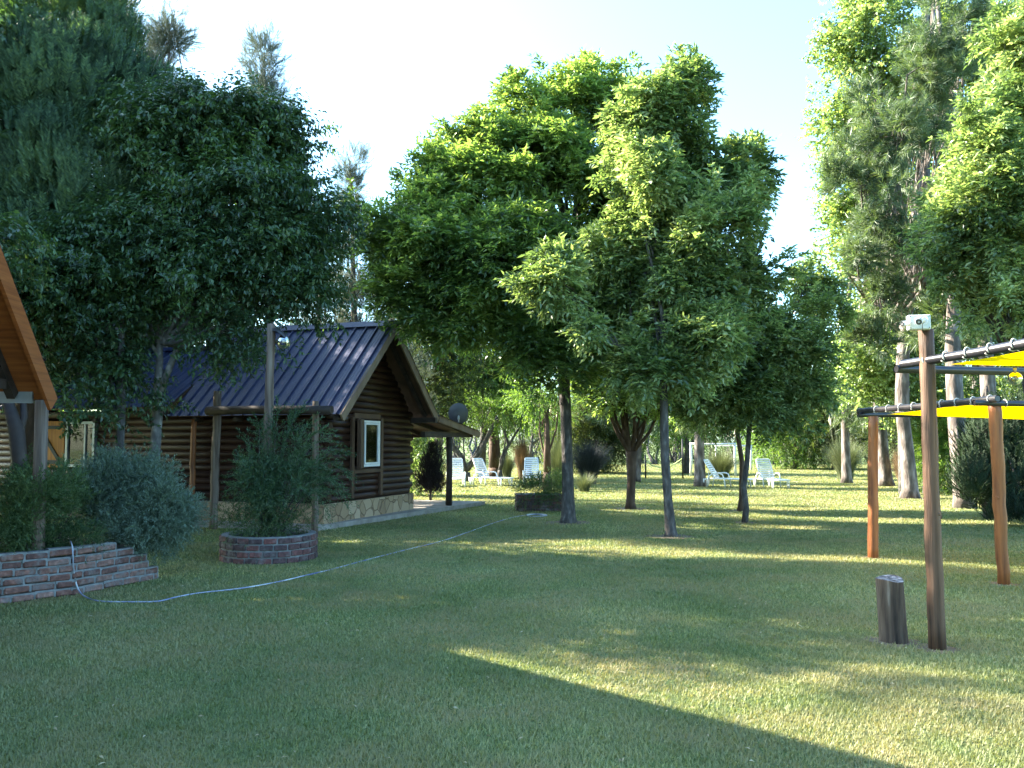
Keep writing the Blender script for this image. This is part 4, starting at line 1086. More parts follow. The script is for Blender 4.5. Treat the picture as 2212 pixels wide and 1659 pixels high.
# --- left group: privet trees in front, cypress, casuarinas behind
bL = P(332, 1010, 13.4); bL = Vector((bL.x, bL.y, 0))
def forkL(mb, rnd):
    mb.tube(T((343, 850, 13.4), (372, 780, 13.4), (392, 730, 13.5), (420, 660, 13.6), (470, 560, 13.8), (500, 440, 14)), [.06, .055, .05, .042, .03, .012], 8)
    mb.tube(T((343, 770, 13.4), (325, 740, 13.3), (315, 720, 13.2)), [.035, .028, .022], 6)
    mb.tube(T((420, 660, 13.6), (520, 640, 13.7), (600, 620, 13.8)), [.025, .02, .008], 6)
make_tree('privet_tree', 'broadleaf evergreen with pale forked trunk in front of the blue roof', 'tree', [bL] + T((328, 1060, 13.4), (333, 1000, 13.4), (340, 900, 13.4), (341, 850, 13.4), (345, 780, 13.4), (343, 700, 13.4), (330, 600, 13.5), (290, 480, 13.6), (280, 380, 13.7)),
    [.1, .092, .085, .08, .078, .055, .05, .04, .03, .015],
    [B(460, 270, 13.8, 95, 80), B(350, 330, 13.6, 110, 110), B(560, 330, 14, 85, 110), B(610, 440, 14, 75, 90), B(500, 430, 13.2, 120, 110), B(660, 540, 14, 75, 80), B(560, 570, 13.4, 130, 90), B(330, 520, 13.2, 120, 100), B(430, 600, 13, 120, 80),
     B(640, 640, 13.6, 75, 45), B(520, 690, 13, 95, 50), B(480, 715, 13.1, 80, 36, .4, .7), B(540, 740, 14.0, 45, 22, .4, .5), B(300, 610, 13.8, 100, 50), B(285, 800, 13.9, 40, 30, .3, .35), B(620, 300, 14.2, 40, 60), B(700, 480, 14.2, 35, 40)],
    'broad', M['privet'], M['bark_pale'], 8200, 51, .4, .2, .15, 1.3, limb_r=.05, ntwig=150, extra=forkL, start=.5, tuft=.36)
bL2 = P(258, 1010, 12.8); bL2.z = 0
make_tree('privet_tree', 'shorter evergreen with thin grey trunk left of the forked one', 'tree', [bL2] + T((256, 1000, 12.8), (262, 900, 12.8), (262, 800, 12.9), (262, 700, 12.9), (255, 560, 13)),
    [.08, .07, .06, .05, .045, .02],
    [B(170, 620, 12.8, 120, 80), B(60, 620, 12.6, 100, 90), B(215, 670, 13, 90, 45, None, .6), B(120, 720, 12.8, 70, 35, None, .4), B(180, 800, 12.8, 80, 40, None, .45), B(240, 860, 12.8, 30, 20, .2, .25), B(215, 540, 13, 120, 80)],
    'broad', M['privet'], M['bark_grey'], 3000, 53, .4, .22, .2, 1.5, limb_r=.035, ntwig=70, start=.4, tuft=.34)
bK = P(60, 1000, 14.5); bK.z = 0
make_tree('cypress_tree', 'huge dense cypress filling the top left corner', 'tree', [bK] + [bK + Vector((0, 0, z_)) for z_ in (2, 4, 6, 8)], [.28, .25, .2, .12, .04],
    [B(90, 200, 14, 170, 150), B(200, 190, 14.4, 120, 110), B(290, 270, 14.6, 110, 120), B(60, 360, 13.6, 150, 120), B(190, 420, 13.8, 150, 140), B(60, 520, 13.6, 120, 100), B(20, 90, 14.6, 130, 90), B(110, 20, 15, 110, 70), B(30, 190, 14.0, 110, 90), B(230, 90, 15, 90, 60), B(200, 10, 15.4, 90, 60), B(-100, 300, 14.6, 160, 260, 2), B(360, 380, 14.8, 90, 160)],
    'cypress', M['cypress'], M['bark_red'], 15000, 57, .6, .2, .05, 1.2, limb_r=.07, ntwig=60, scale=.95)
# casuarinas
def casu(label, px, top, d, w0, seed, rows=6, bot=760, mat=M['casuarina'], dens=900, lean=0):
    b = P(px, 955, d); b.z = 0; tp = P(px + lean, top, d)
    bl = []
    for i in range(rows):
        u = i / (rows - 1); y = top + 45 + (bot - top - 45) * u; bl.append(B(px + lean * (1 - u) + random.uniform(-.25, .25) * w0 * u, y, d, w0 * 1.25 * (.12 + .88 * u), (bot - top) / rows * .75))
    pts = [b] + [b.lerp(tp, u) for u in (.25, .5, .75, .93)]
    return make_tree('casuarina_tree', label, 'tree', pts, [.18, .14, .09, .045, .008], bl, 'casuarina', mat, M['bark_pine'], dens, seed, .2, .3, .15, 1.2, limb_r=.03, ntwig=80, scale=.62, tuft=.3, group='feathery trees behind the cabin')
casu('wispy tree top showing above the cypress at the upper left', 245, -60, 19, 190, 61, 6, 300, dens=6500)
casu('feathery tree with leaning plumes above the privet crown', 345, -25, 20, 120, 62, 8, 420, dens=6500, lean=25)
casu('thin pointed feathery tree rising into the bright sky', 592, 55, 22, 85, 63, 14, 620, dens=4200, lean=-22)
casu('short dark pointed feathery tree left of the big ash', 775, 310, 24, 75, 64, 11, 780, dens=3400, lean=-18)
casu('grey feathery tree behind the cabin ridge', 690, 440, 25, 120, 65, 6, 800, dens=2200)
casu('grey feathery tree behind the left end of the cabin roof', 480, 380, 24, 150, 66, 6, 820, dens=2200)
casu('low feathery tree behind the gable peak', 850, 520, 26, 100, 67, 5, 860, dens=1500)

# --- dark trees standing behind the low wing of the cabin
for (px_, d_, bl_, sd, lb_) in ((275, 20.5, [(270, 560, 0, 110, 100), (300, 680, 0, 110, 90), (230, 760, 0, 110, 60), (340, 780, 1, 90, 45)], 181, 'dark evergreen rising behind the middle of the low cabin roof'),
        (110, 19.5, [(110, 560, 0, 120, 110), (60, 680, 0, 120, 90), (150, 740, 0, 100, 70), (110, 820, 1, 90, 45)], 182, 'dark evergreen between the orange gable and the low cabin roof'),
        (450, 22, [(450, 560, 0, 110, 90), (480, 660, 0, 110, 60), (420, 720, 0, 90, 50)], 183, 'dark evergreen behind the left end of the high blue roof')):
    b_ = P(px_, 955, d_); b_.z = 0
    make_tree('privet_tree', lb_, 'tree', [b_] + T((px_, 900, d_), (px_ + 3, 750, d_), (px_, 520, d_)), [.16, .14, .1, .03], [B(a, c, d_ + e, r1, r2) for (a, c, e, r1, r2) in bl_],
        'broad', M['privet'], M['bark_grey'], 2300 if sd < 183 else 1200, sd, .3, .25, .12, 1, limb_r=.05, ntwig=40, scale=1.5, tuft=.45)

# --- unseen trees added left of the frame to cast shade on the lawn
for (x_, y_, h_, sd) in ((-12.6, 15.3, 9.8, 171), (-13.2, 18.0, 8.6, 172), (-11.5, 9.5, 5.6, 173), (-10.6, 13.5, 11.0, 174)):
    make_tree('privet_tree', ['tall evergreen just beyond the left edge behind the orange gable cabin', 'tallest evergreen beyond the left edge', 'round evergreen left of the orange gable cabin', 'tall evergreen between the orange gable and the left edge'][sd - 171], 'tree',
        [Vector((x_, y_, 0)), Vector((x_, y_, h_ * .4)), Vector((x_, y_, h_ * .8))], [.18, .14, .05], [(x_, y_, h_ * .68, 2.3, 2.3, h_ * .3), (x_ + .8, y_ + .6, h_ * .5, 2, 2, h_ * .25), (x_ - .8, y_ - .6, h_ * .5, 2, 2, h_ * .25)],
        'broad', M['privet'], M['bark_grey'], 2600, sd, .3, .2, .1, 1, limb_r=.05, ntwig=20, scale=1.7, tuft=.5)

# --- right: poplars, pine, near ash, dark conifer, pine trunks
def poplar(label, px, d, blobs, n, seed, mat=M['poplar'], sc=1.45):
    b = P(px, 955, d); b.z = 0
    make_tree('poplar_tree', label, 'tree', [b] + T((px, 900, d), (px + 2, 600, d), (px - 3, 300, d), (px, 20, d)), [.2, .17, .13, .09, .03], [B(a, c, d + e, r1, r2) for (a, c, e, r1, r2) in blobs], 'poplar', mat, M['bark_pale'], n, seed, .35, .25, .18, 1.1,
        limb_r=.04, ntwig=90, scale=sc, group='tall poplars on the right', start=.25, tuft=.5)
poplar('leftmost tall poplar whose pale leaves meet the open sky', 1952, 26.5, [(1890, 20, 0, 85, 80), (1840, 110, 0, 65, 75), (1900, 160, 0, 100, 90), (1825, 260, 0, 65, 75), (1870, 320, 0, 80, 90), (1830, 410, 0, 68, 65), (1960, 250, 1, 90, 110), (1880, 480, 0, 90, 90), (1815, 560, 0, 40, 40), (1870, 620, 0, 80, 70)], 7600, 71)
poplar('poplar with low sunlit foliage behind the camera post', 2004, 27, [(1960, 740, 0, 110, 90), (1880, 740, 0, 90, 80), (1990, 640, 1, 110, 90), (1850, 830, 0, 70, 60), (1950, 850, 0, 100, 60), (2050, 800, 1, 90, 80), (1900, 680, 0, 80, 60), (1830, 760, 0, 40, 60)], 5200, 72)
poplar('poplar filling the gap above the yellow sails', 2110, 28, [(2110, 700, 0, 120, 100), (2180, 800, 0, 110, 100), (2100, 860, 0, 120, 60), (2190, 620, 0, 110, 110), (2080, 560, 0, 100, 100), (2100, 200, 0, 110, 130), (2030, 330, 1, 90, 110), (2180, 380, 0, 100, 130), (2080, 60, 0, 110, 90), (2200, 130, 1, 90, 130), (1980, 480, 1, 80, 90), (2260, 740, 0, 110, 120), (2100, 950, 0, 110, 60)], 7600, 73)
# pine
bP = G(1966, 1076)
trP = [bP, bP + Vector((0, 0, .25))] + T((1960, 980, 24.8), (1948, 880, 24.8), (1950, 780, 24.8), (1965, 600, 24.6), (1985, 400, 24.4), (2010, 150, 24), (2020, -60, 24))
def bole_knobs(mb, rnd): pass
make_tree('pine_tree', 'tall pine with long grey green needles and knobbly sunlit trunk', 'tree', trP, [.3, .23, .2, .19, .18, .16, .13, .09, .04],
    [B(2010, 60, 20, 90, 70), B(1960, 160, 19.6, 90, 60), B(2080, 40, 20, 70, 60), B(1890, 215, 20, 60, 45), B(1930, 290, 19.4, 85, 60), B(2010, 260, 20, 80, 70), B(1870, 320, 20, 55, 45), B(1860, 400, 20, 60, 45), B(1940, 400, 19.6, 80, 60),
     B(1900, 470, 20, 70, 45), B(1960, 520, 19.8, 70, 50), B(1850, 545, 20, 65, 38), B(1830, 590, 20.5, 60, 32), B(1900, 640, 20.5, 75, 35), B(1880, 735, 21, 60, 28), B(2020, 440, 20, 70, 60), B(2030, 150, 19.8, 70, 70)],
    'pine', M['pine'], M['bark_pine'], 2500, 75, .3, .35, .25, 1.5, limb_r=.055, ntwig=260, start=.3, scale=1.1, tuft=.28)
def pine_trunk(label, px, py, pts, rads, seed, crown):
    b = G(px, py); d = b.y
    make_tree('pine_tree', label, 'tree', [b, b + Vector((0, 0, .25))] + T(*[(a, c, d) for a, c in pts]), rads, [B(a, c, d + e, r1, r2) for (a, c, e, r1, r2) in crown], 'pine', M['pine'], M['bark_pine'], 420, seed, .3, .3, .1, 1.2, limb_r=.05, ntwig=30, scale=1.5, group='row of pines along the right side', start=.7)
pine_trunk('thin straight pine trunk beside the big pale pampas clump', 1829, 1044, [(1827, 980), (1825, 900), (1830, 700), (1840, 500)], [.26, .2, .17, .15, .12, .06], 81, [(1840, 880, 0, 60, 30), (1800, 850, 1, 60, 40), (1850, 780, 0, 70, 50)])
pine_trunk('grey pine trunk just right of the bright orange post', 1912, 1050, [(1906, 980), (1900, 900), (1890, 760), (1900, 500)], [.38, .28, .24, .22, .2, .1], 82, [(1920, 860, 0, 70, 35), (1940, 800, 1, 80, 50)])
pine_trunk('thick pale pine trunk right of the tall camera post', 2083, 1098, [(2078, 1040), (2070, 950), (2064, 880), (2058, 760), (2062, 640), (2080, 300)], [.27, .24, .22, .21, .2, .19, .16, .08], 83, [(2100, 650, 1, 80, 50), (2040, 700, 1, 70, 40), (2140, 560, 1, 80, 60)])
pine_trunk('dark pine trunk behind the far yellow sail, nearest the right edge', 2152, 1085, [(2142, 960), (2138, 880), (2130, 760), (2122, 680), (2120, 560), (2130, 300)], [.26, .23, .21, .2, .19, .17, .15, .08], 84, [(2180, 400, 1, 80, 60), (2120, 300, 1, 80, 60)])
pine_trunk('scaly brown pine trunk standing beside the side-on lounger', 1512, 1051, [(1511, 1000), (1510, 950), (1512, 860), (1515, 700)], [.26, .22, .19, .18, .16, .1], 85, [(1480, 880, 0, 60, 35), (1540, 860, 0, 60, 35), (1510, 760, 0, 80, 60)])
pine_trunk('slim pine trunk far off behind the vase shaped tree', 1375, 1041, [(1377, 1000), (1378, 940), (1380, 850)], [.2, .17, .16, .14, .08], 86, [(1340, 880, 0, 60, 40), (1420, 880, 0, 70, 40)])
# near leafy ash at the right edge
bN = G(2150, 1150, 0); bN = Vector((bN.x + 1.2, 15.2, 0))
make_tree('ash_tree', 'bright green ash whose foliage fills the upper right edge', 'tree', [bN] + T((2240, 900, 15.2), (2200, 700, 15.2), (2160, 500, 15.2), (2150, 300, 15.2)), [.16, .14, .12, .09, .04],
    [B(2110, 320, 14.6, 80, 85), B(2180, 240, 14.8, 80, 90), B(2200, 90, 15, 60, 90), B(2090, 430, 14.4, 90, 80), B(2190, 400, 14.2, 90, 100), B(2050, 500, 14.6, 65, 60), B(2150, 540, 14.4, 100, 80), B(2050, 590, 14.8, 60, 40), B(2130, 630, 14.6, 100, 38), B(2200, 650, 14.4, 60, 50), B(2290, 400, 15, 90, 250), B(2260, 120, 15, 60, 120)],
    'ash', M['ash_pale'], M['bark_grey'], 5200, 91, .4, .22, .12, 1.4, limb_r=.045, ntwig=110, start=.4, tuft=.38)
# dark conifer lower right
bX = G(2141, 1121)
make_tree('dark_conifer', 'broad dark conifer with skirts near the ground behind the knobbly post', 'tree', [bX] + [bX + Vector((0, 0, z_)) for z_ in (.5, 1.2, 2, 2.8)], [.16, .15, .12, .08, .02],
    [B(2130, 1030, 17.8, 65, 75), B(2100, 1040, 17.4, 40, 50), B(2180, 960, 17.8, 80, 90), B(2140, 960, 18, 60, 60), B(2210, 1060, 17.2, 70, 75), B(2260, 960, 17.6, 90, 120), B(2190, 1120, 16.6, 55, 45), B(2240, 1150, 16.2, 60, 60)],
    'cypress', M['dark_conifer'], M['bark_grey'], 5200, 93, .5, .15, 0, 1.2, limb_r=.03, ntwig=30, scale=.7)
# small dark conifer beside the porch post
bS = G(930, 1089)
def stems(mb, rnd):
    for i in range(9):
        a = rnd.uniform(0, 6.28); mb.tube([bS, bS + Vector((.06 * math.cos(a), .06 * math.sin(a), .25)), bS + Vector((.24 * math.cos(a), .24 * math.sin(a), .6))], [.012, .01, .006], 5)
make_tree('small_conifer', 'dark bronze flame-shaped conifer on bare stems beside the porch', 'shrub', [bS, bS + Vector((0, 0, .4)), bS + Vector((0, 0, 1.2))], [.025, .02, .008],
    [B(930, 1030, bS.y, 30, 32, .33), B(932, 1000, bS.y, 24, 26, .28), B(936, 972, bS.y, 14, 16, .16), B(918, 1045, bS.y, 20, 22, .22), B(944, 1045, bS.y, 17, 24, .2)],
    'cypress', M['purple_conifer'], M['bark_grey'], 1700, 95, .3, .15, 0, 3, limb_r=.01, ntwig=10, scale=.42, extra=stems, crown='foliage', stem='stems')

# ================================================================== shrubs
def shrub(name, label, base, blobs, kind, mat, n, seed, scale=1.0, mult=1.0, shell=.4, bark=M['bark_grey'], nst=8, amp=.15, sr=.012, cat='shrub', group=None, tuft=0.0, arcs=()):
    base = Vector(base); t = thing(name, base, label, cat, 0, group); rng = np.random.default_rng(seed); rnd = random.Random(seed)
    tw = twig_points(blobs, n, rng, shell, amp, 0); m = MB()
    if tuft > 0: tw = cluster(tw, n, tuft, rng)
    for (s0, s1, s2) in arcs:
        pp = []; dd = []
        for k in range(15):
            u = k / 14; p_ = (s0 * (1-u) ** 2 + s1 * 2 * u * (1-u) + s2 * u * u); g_ = ((s1 - s0) * (1-u) + (s2 - s1) * u).normalized()
            if k > 3:
                for _ in range(2): pp.append(p_ + Vector((rnd.gauss(0, .012), rnd.gauss(0, .012), 0))); dd.append((g_ + Vector((rnd.gauss(0, .25), rnd.gauss(0, .25), rnd.gauss(0, .25)))).normalized())
        m.tube([s0 * (1-u) ** 2 + s1 * 2 * u * (1-u) + s2 * u * u for u in (0, .25, .5, .75, 1)], [sr, sr * .8, sr * .6, sr * .4, sr * .2], 5)
        tw = (np.concatenate([tw[0], np.array(pp)]), np.concatenate([tw[1], np.array(dd)]))
    for i in range(nst):
        tip = Vector(tw[0][rnd.randrange(len(tw[0]))]); m.tube(wiggle(base + Vector((rnd.uniform(-.06, .06), rnd.uniform(-.06, .06), 0)), tip, 4, .05, rnd), [sr, sr * .8, sr * .6, sr * .5, sr * .2], 5)
    s_ = m.build('stems', bark, t); f_ = link('foliage', foliage('foliage', kind, tw, rng, scale, mult), mat, t)
    for o in (s_, f_): o.data.transform(Matrix.Translation(-base))
    return t
shrub('blue_green_shrub', 'large rounded blue green shrub behind the brick wall end', (P(300, 1200, 10.4).x, 10.5, .3),
    [B(290, 1080, 10.4, 80, 58, .5), B(345, 1100, 10.3, 55, 48, .4), B(235, 1075, 10.3, 48, 50, .4), B(300, 1135, 10.2, 75, 38, .4), B(345, 1145, 10.3, 42, 26, .3), B(378, 1115, 10.4, 24, 26, .25), B(250, 1025, 10.4, 45, 22, .3), B(220, 1125, 10.1, 26, 30, .25), B(320, 1040, 10.4, 40, 25, .3)],
    'fine', M['blue_shrub'], 6800, 101, 1.15, 1.0, .72, nst=14, sr=.014, tuft=.11)
shrub('soft_green_shrub', 'soft fine-leaved green shrub at the left edge above the brick wall', (P(90, 1200, 9.6).x, 9.7, .42),
    [B(60, 1085, 9.3, 55, 36, .3), B(72, 1078, 8.98, 40, 36, .16), B(66, 1125, 8.95, 50, 30, .14), B(20, 1095, 8.9, 40, 36, .14), B(120, 1070, 9.7, 45, 32, .35), B(30, 1135, 9.15, 50, 36, .25), B(100, 1130, 9.6, 40, 35, .3), B(0, 1100, 9.2, 40, 40, .25)],
    'fine', M['green_shrub'], 1500, 103, 1.35, .9, .3, nst=26, sr=.009, tuft=.13, amp=.35,
    arcs=[(P(a, 1180, 9.4), P(b, c, 9.4), P(e, f, 9.4)) for (a, b, c, e, f) in ((100, 90, 1080, 60, 1035), (110, 130, 1080, 165, 1040), (115, 120, 1060, 125, 1025), (60, 40, 1100, 15, 1050), (120, 150, 1100, 178, 1075), (40, 30, 1090, 40, 1040), (105, 100, 1060, 95, 1022), (20, 0, 1120, -10, 1070))])
shrub('low_groundcover', 'low ragged green plants along the top of the brick wall', (P(70, 1190, 9.2).x, 9.2, .42),
    [B(50, 1172, 9.15, 60, 14, .2), B(120, 1165, 9.3, 35, 12, .2), B(10, 1170, 9.0, 40, 20, .2), B(180, 1160, 9.4, 30, 14, .2)], 'fine', M['green_shrub'], 900, 104, 1.1, .8, .1, nst=3)
shrub('feathery_shrub', 'tall feathery shrub with pale arching tips in the round planter', PLc + Vector((0, 0, .3)),
    [B(585, 1060, 12, 50, 60, .4), B(640, 1050, 12, 48, 50, .35), B(570, 1115, 12, 40, 30, .3), B(605, 990, 12, 36, 48, .25), B(650, 1000, 12.1, 34, 36, .25), B(655, 1095, 12.0, 28, 28, .22), B(550, 1030, 12, 14, 40, .15)],
    'willow', M['willow_shrub'], 900, 107, .9, .9, .2, nst=16, sr=.008, amp=.3, tuft=.12,
    arcs=[(P(585 + a, 1160, 12), P(b, c, 12), P(e, f, 12 + g)) for (a, b, c, e, f, g) in
        ((0, 590, 960, 600, 890, 0), (5, 600, 960, 640, 895, .1), (10, 620, 960, 665, 920, 0), (-5, 560, 1050, 538, 955, 0), (-10, 550, 1080, 520, 1000, .1), (10, 640, 960, 700, 950, .1), (20, 680, 960, 740, 1010, 0),
         (20, 690, 990, 735, 1060, .1), (15, 660, 970, 725, 975, 0), (0, 575, 980, 560, 925, -.1), (5, 610, 930, 630, 905, .1), (15, 650, 1000, 712, 1040, -.1), (5, 600, 1000, 590, 930, .2), (0, 580, 960, 575, 940, .1), (-8, 545, 1040, 545, 985, -.1), (10, 640, 940, 690, 935, -.1), (15, 670, 1010, 700, 1090, -.2))])
shrub('planter_plants', 'small mixed green plants round the foot of the feathery shrub', PLc + Vector((0, 0, .3)),
    [B(510, 1140, 12.1, 30, 12, .25), B(560, 1148, 11.8, 35, 12, .2), B(610, 1142, 11.9, 28, 16, .2), B(640, 1120, 12.1, 16, 22, .2), B(500, 1110, 12.3, 14, 24, .2)], 'willow', M['green_shrub'], 260, 108, .8, .8, .1, nst=6, sr=.004)
_q = G(1164, 1105)
shrub('planter_plants', 'leafy green plants growing out of the square brick planter', (_q.x, _q.y + .4, .3),
    [B(1165, 1058, 20.3, 32, 14, .3), B(1195, 1052, 20.4, 20, 18, .3), B(1140, 1062, 20.2, 16, 10, .25), B(1200, 1068, 20.2, 22, 12, .2)], 'willow', M['green_shrub'], 420, 109, 1.1, 1, .1, nst=6, sr=.006)
shrub('leafy_bush', 'pale green bush behind the gable corner, left of the small conifer', (G(905, 1060).x, 26, 0), [B(905, 1000, 26, 26, 60, .6), B(900, 960, 26, 30, 40, .5)], 'broad', M['poplar'], 420, 110, 1.1, 1, .3, nst=5)
shrub('leafy_bush', 'bright green bush between the camera post and the dark conifer', (P(2045, 1000, 27).x, 27, 0), [B(2045, 990, 27, 32, 55, .8), B(2030, 940, 27, 40, 50, .8), B(2062, 1020, 27, 22, 34, .6)], 'willow', M['locust'], 1000, 111, 2.2, 1, .3, nst=5)

def grass_clump(name, label, px, py, w_px, h_px, mat, n, seed, plumes=0, cat='ornamental grass', curl=.75, base_d=None, plume_h=1.5):
    b = G(px, py) if base_d is None else Vector(((px - 1106) / F * base_d, base_d, 0)); k = b.y / F; Wd, H = w_px * k, h_px * k
    t = thing(name, b, label, cat, 0, 'clumps of tall ornamental grass'); rng = np.random.default_rng(seed)
    an = rng.uniform(0, 2 * np.pi, n); out = np.stack([np.cos(an), np.sin(an), np.zeros(n)], 1); rr = rng.random(n) ** .7
    L = H * rng.uniform(.75, 1.2, n); base = out * (rng.random(n) * Wd * .13)[:, None]; side = np.stack([-np.sin(an), np.cos(an), np.zeros(n)], 1)
    S = 6; wd = max(.008, k * 1.1); vs = np.empty((n, S * 2 - 1, 3))
    for s in range(S):
        u = s / (S - 1); p = base + out * (rr * Wd * .55 * u ** 1.6)[:, None] + np.array([0, 0, 1.]) * (L * (u - curl * rr * u ** 3 * .55))[:, None]
        w_ = wd * (1 - u) * .5
        if s < S - 1: vs[:, 2*s] = p - side * w_; vs[:, 2*s+1] = p + side * w_
        else: vs[:, 2*s] = p
    fl = []
    for s in range(S - 2): fl += [(2*s, 2*s+1, 2*s+3), (2*s, 2*s+3, 2*s+2)]
    fl.append((2*S-4, 2*S-3, 2*S-2)); fl = np.array(fl)
    F_ = (np.arange(n)[:, None, None] * (2*S-1) + fl[None]).reshape(-1, 3)
    link('leaves', np_mesh('leaves', vs.reshape(-1, 3), F_), mat, t)
    if plumes:
        m = MB(); rnd = random.Random(seed); pts = []
        for i in range(plumes):
            a = rnd.uniform(0, 6.28); q = Vector((math.cos(a), math.sin(a), 0)) * Wd * .12; tp = q * 2.2 + Vector((0, 0, H * plume_h * rnd.uniform(.85, 1.1)))
            m.tube([q, q.lerp(tp, .6), tp], [.008, .006, .004], 4); m.tube([tp, tp + Vector((0, 0, .12)), tp + Vector((.02, 0, .38))], [.012, .04, .004], 6, 1)
        m.build('plumes', [M['pampas'], M['plume']], t)
grass_clump('pampas_grass', 'big green pampas clump with reddish plumes behind the side-on lounger', 1556, 1036, 120, 72, M['pampas'], 1500, 121, 9, plume_h=1.35)
grass_clump('pampas_grass', 'pale arching pampas clump behind the thin straight pine trunk', 1827, 1036, 115, 95, M['pampas'], 1900, 122, 5, plume_h=1.2)
grass_clump('reed_grass', 'dry reddish grass clump between two pine trunks on the right', 1955, 1052, 90, 95, M['red_pampas'], 1300, 123, 0)
grass_clump('reed_grass', 'dark purplish grass mound right of the big ash trunk', 1272, 1046, 120, 95, M['dark_grass'], 2000, 124, 0, curl=.5)
grass_clump('pampas_grass', 'tall pampas with white plumes between two trunks by the planter', 1205, 1056, 75, 110, M['pampas'], 1500, 125, 7, plume_h=1.45, curl=.5)
grass_clump('reed_grass', 'dry reddish reeds left of the lounger behind the planter', 1128, 1036, 60, 90, M['red_pampas'], 900, 126, 0, curl=.3)
grass_clump('pampas_grass', 'green grass tuft left of the dry reddish reeds', 1095, 1034, 60, 60, M['pampas'], 700, 127, 0)
grass_clump('pampas_grass', 'thin arching grass at the foot of the dark purplish mound', 1262, 1062, 90, 45, M['pampas'], 500, 128, 0)

# ================================================================== crooked trees behind the loungers
def crooked(label, base, limbs, blobs, mat, bark, n, seed, kind='locust', sc=1.6, group='crooked trees behind the loungers'):
    d = base.y
    def ex(mb, rnd):
        for pts, r in limbs: mb.tube([P(a, b, d + .0) for a, b in pts], [r * (1 - .6 * i / len(pts)) for i in range(len(pts))], 8)
    first = limbs[0][0][0]; t0 = P(*first, d)
    make_tree('crooked_tree', label, 'tree', [base, t0], [limbs[0][1] * 1.4, limbs[0][1]], [B(a, c, d + e, r1, r2) for (a, c, e, r1, r2) in blobs], kind, mat, bark, n, seed, .3, .3, .15, 1, limb_r=.04, ntwig=30, scale=sc, extra=ex, start=.9, group=group)
crooked('crooked tree with U-shaped limbs behind the dark porch post', G(1008, 1040), [(((1008, 1020), (995, 985), (975, 960), (970, 925), (985, 895)), .14), (((1008, 1015), (1030, 985), (1045, 960), (1060, 930), (1075, 900)), .13), (((985, 975), (965, 965), (950, 975), (925, 985)), .07)],
    [(1000, 890, 1, 60, 28), (1060, 880, 0, 60, 28), (950, 900, 1, 50, 30)], M['locust'], M['bark_grey'], 700, 131)
crooked('slim forked tree between the second and third loungers', G(1080, 1038), [(((1080, 1015), (1088, 985), (1098, 960), (1085, 920)), .09), (((1095, 968), (1112, 940), (1125, 920)), .06)],
    [(1090, 895, 0, 70, 24), (1130, 880, 0, 60, 26)], M['locust'], M['bark_grey'], 800, 132)
crooked('pale knobbly tree behind the third lounger', G(1143, 1030), [(((1143, 1010), (1147, 975), (1150, 940)), .11), (((1150, 960), (1168, 945), (1180, 930)), .06)],
    [(1150, 915, 0, 50, 24), (1180, 890, 0, 50, 30)], M['locust'], M['bark_pale'], 500, 133)
crooked('stout red brown trunk with flared base behind the second lounger', G(1070, 1033), [(((1070, 1010), (1068, 960), (1066, 900)), .3)], [(1060, 850, 0, 70, 50), (1020, 820, 1, 60, 50)], M['wood_leaf'], M['bark_red'], 700, 134, 'casuarina', 2.0)
crooked('straight brown trunk behind the square planter, left of the big ash', G(1182, 1060), [(((1182, 1020), (1182, 960), (1180, 880)), .13)], [(1160, 850, 0, 60, 40), (1210, 830, 0, 60, 40)], M['locust'], M['bark_red'], 500, 135)
# mid-distance trees seen between the cabin, the big ash and the pines
def midtree(label, px, d, blobs, kind, mat, n, seed, sc=2.0, bark=M['bark_grey'], r=.14):
    b = Vector(((px - 1106) / F * d, d, 0)); bl = [B(a, c, d + e, r1, r2) for (a, c, e, r1, r2) in blobs]
    top = max(q[2] for q in bl)
    make_tree('grove_tree', label, 'tree', [b, b + Vector((.1, 0, top * .35)), b + Vector((-.1, 0, top * .7)), b + Vector((0, 0, top))], [r * 1.3, r, r * .7, .03], bl, kind, mat, bark, n, seed, .25, .3, .12, .8, limb_r=.06, ntwig=60, scale=sc, group='grove behind the lawn', start=.25)
midtree('pale green tree rising directly behind the gable end', 945, 34, [(945, 760, 0, 60, 60), (980, 830, 0, 70, 50), (925, 840, 0, 40, 60), (905, 690, 1, 40, 50)], 'willow', M['wood_leaf'], 1500, 141, 3.0)
midtree('light green tree between the satellite dish and the big ash', 1040, 38, [(1040, 810, 0, 80, 70), (1090, 870, 0, 70, 50), (1010, 740, 0, 60, 60), (1100, 780, 0, 70, 60)], 'locust', M['locust'], 1700, 142, 2.6)
midtree('yellow green tree behind the trunk of the leaning ash', 1480, 44, [(1470, 880, 0, 70, 50), (1530, 860, 0, 80, 60), (1420, 900, 0, 60, 40)], 'locust', M['locust'], 1300, 143, 3.0)
midtree('grey green drooping tree left of the vase shaped tree', 1280, 45, [(1270, 900, 0, 60, 60), (1320, 930, 0, 60, 40), (1230, 930, 0, 60, 50), (1290, 960, 0, 70, 35)], 'willow', M['wood_leaf'], 1700, 144, 3.6)
midtree('yellowish tree at the far end of the open lawn', 1715, 52, [(1700, 940, 0, 60, 45), (1750, 930, 0, 60, 50), (1680, 900, 0, 50, 50), (1730, 870, 0, 60, 50)], 'willow', M['locust'], 1500, 145, 4.0)
midtree('dark olive tree at the far right end of the lawn', 1800, 50, [(1800, 920, 0, 60, 50), (1850, 900, 0, 70, 60), (1780, 860, 0, 50, 40)], 'willow', M['wood_leaf'], 1400, 146, 3.6)
midtree('feathery tree behind the row of pines on the right', 1990, 40, [(1990, 930, 0, 90, 60), (2070, 900, 0, 90, 70), (1920, 950, 0, 60, 50), (2150, 900, 1, 90, 90)], 'willow', M['wood_leaf'], 1800, 147, 3.2)
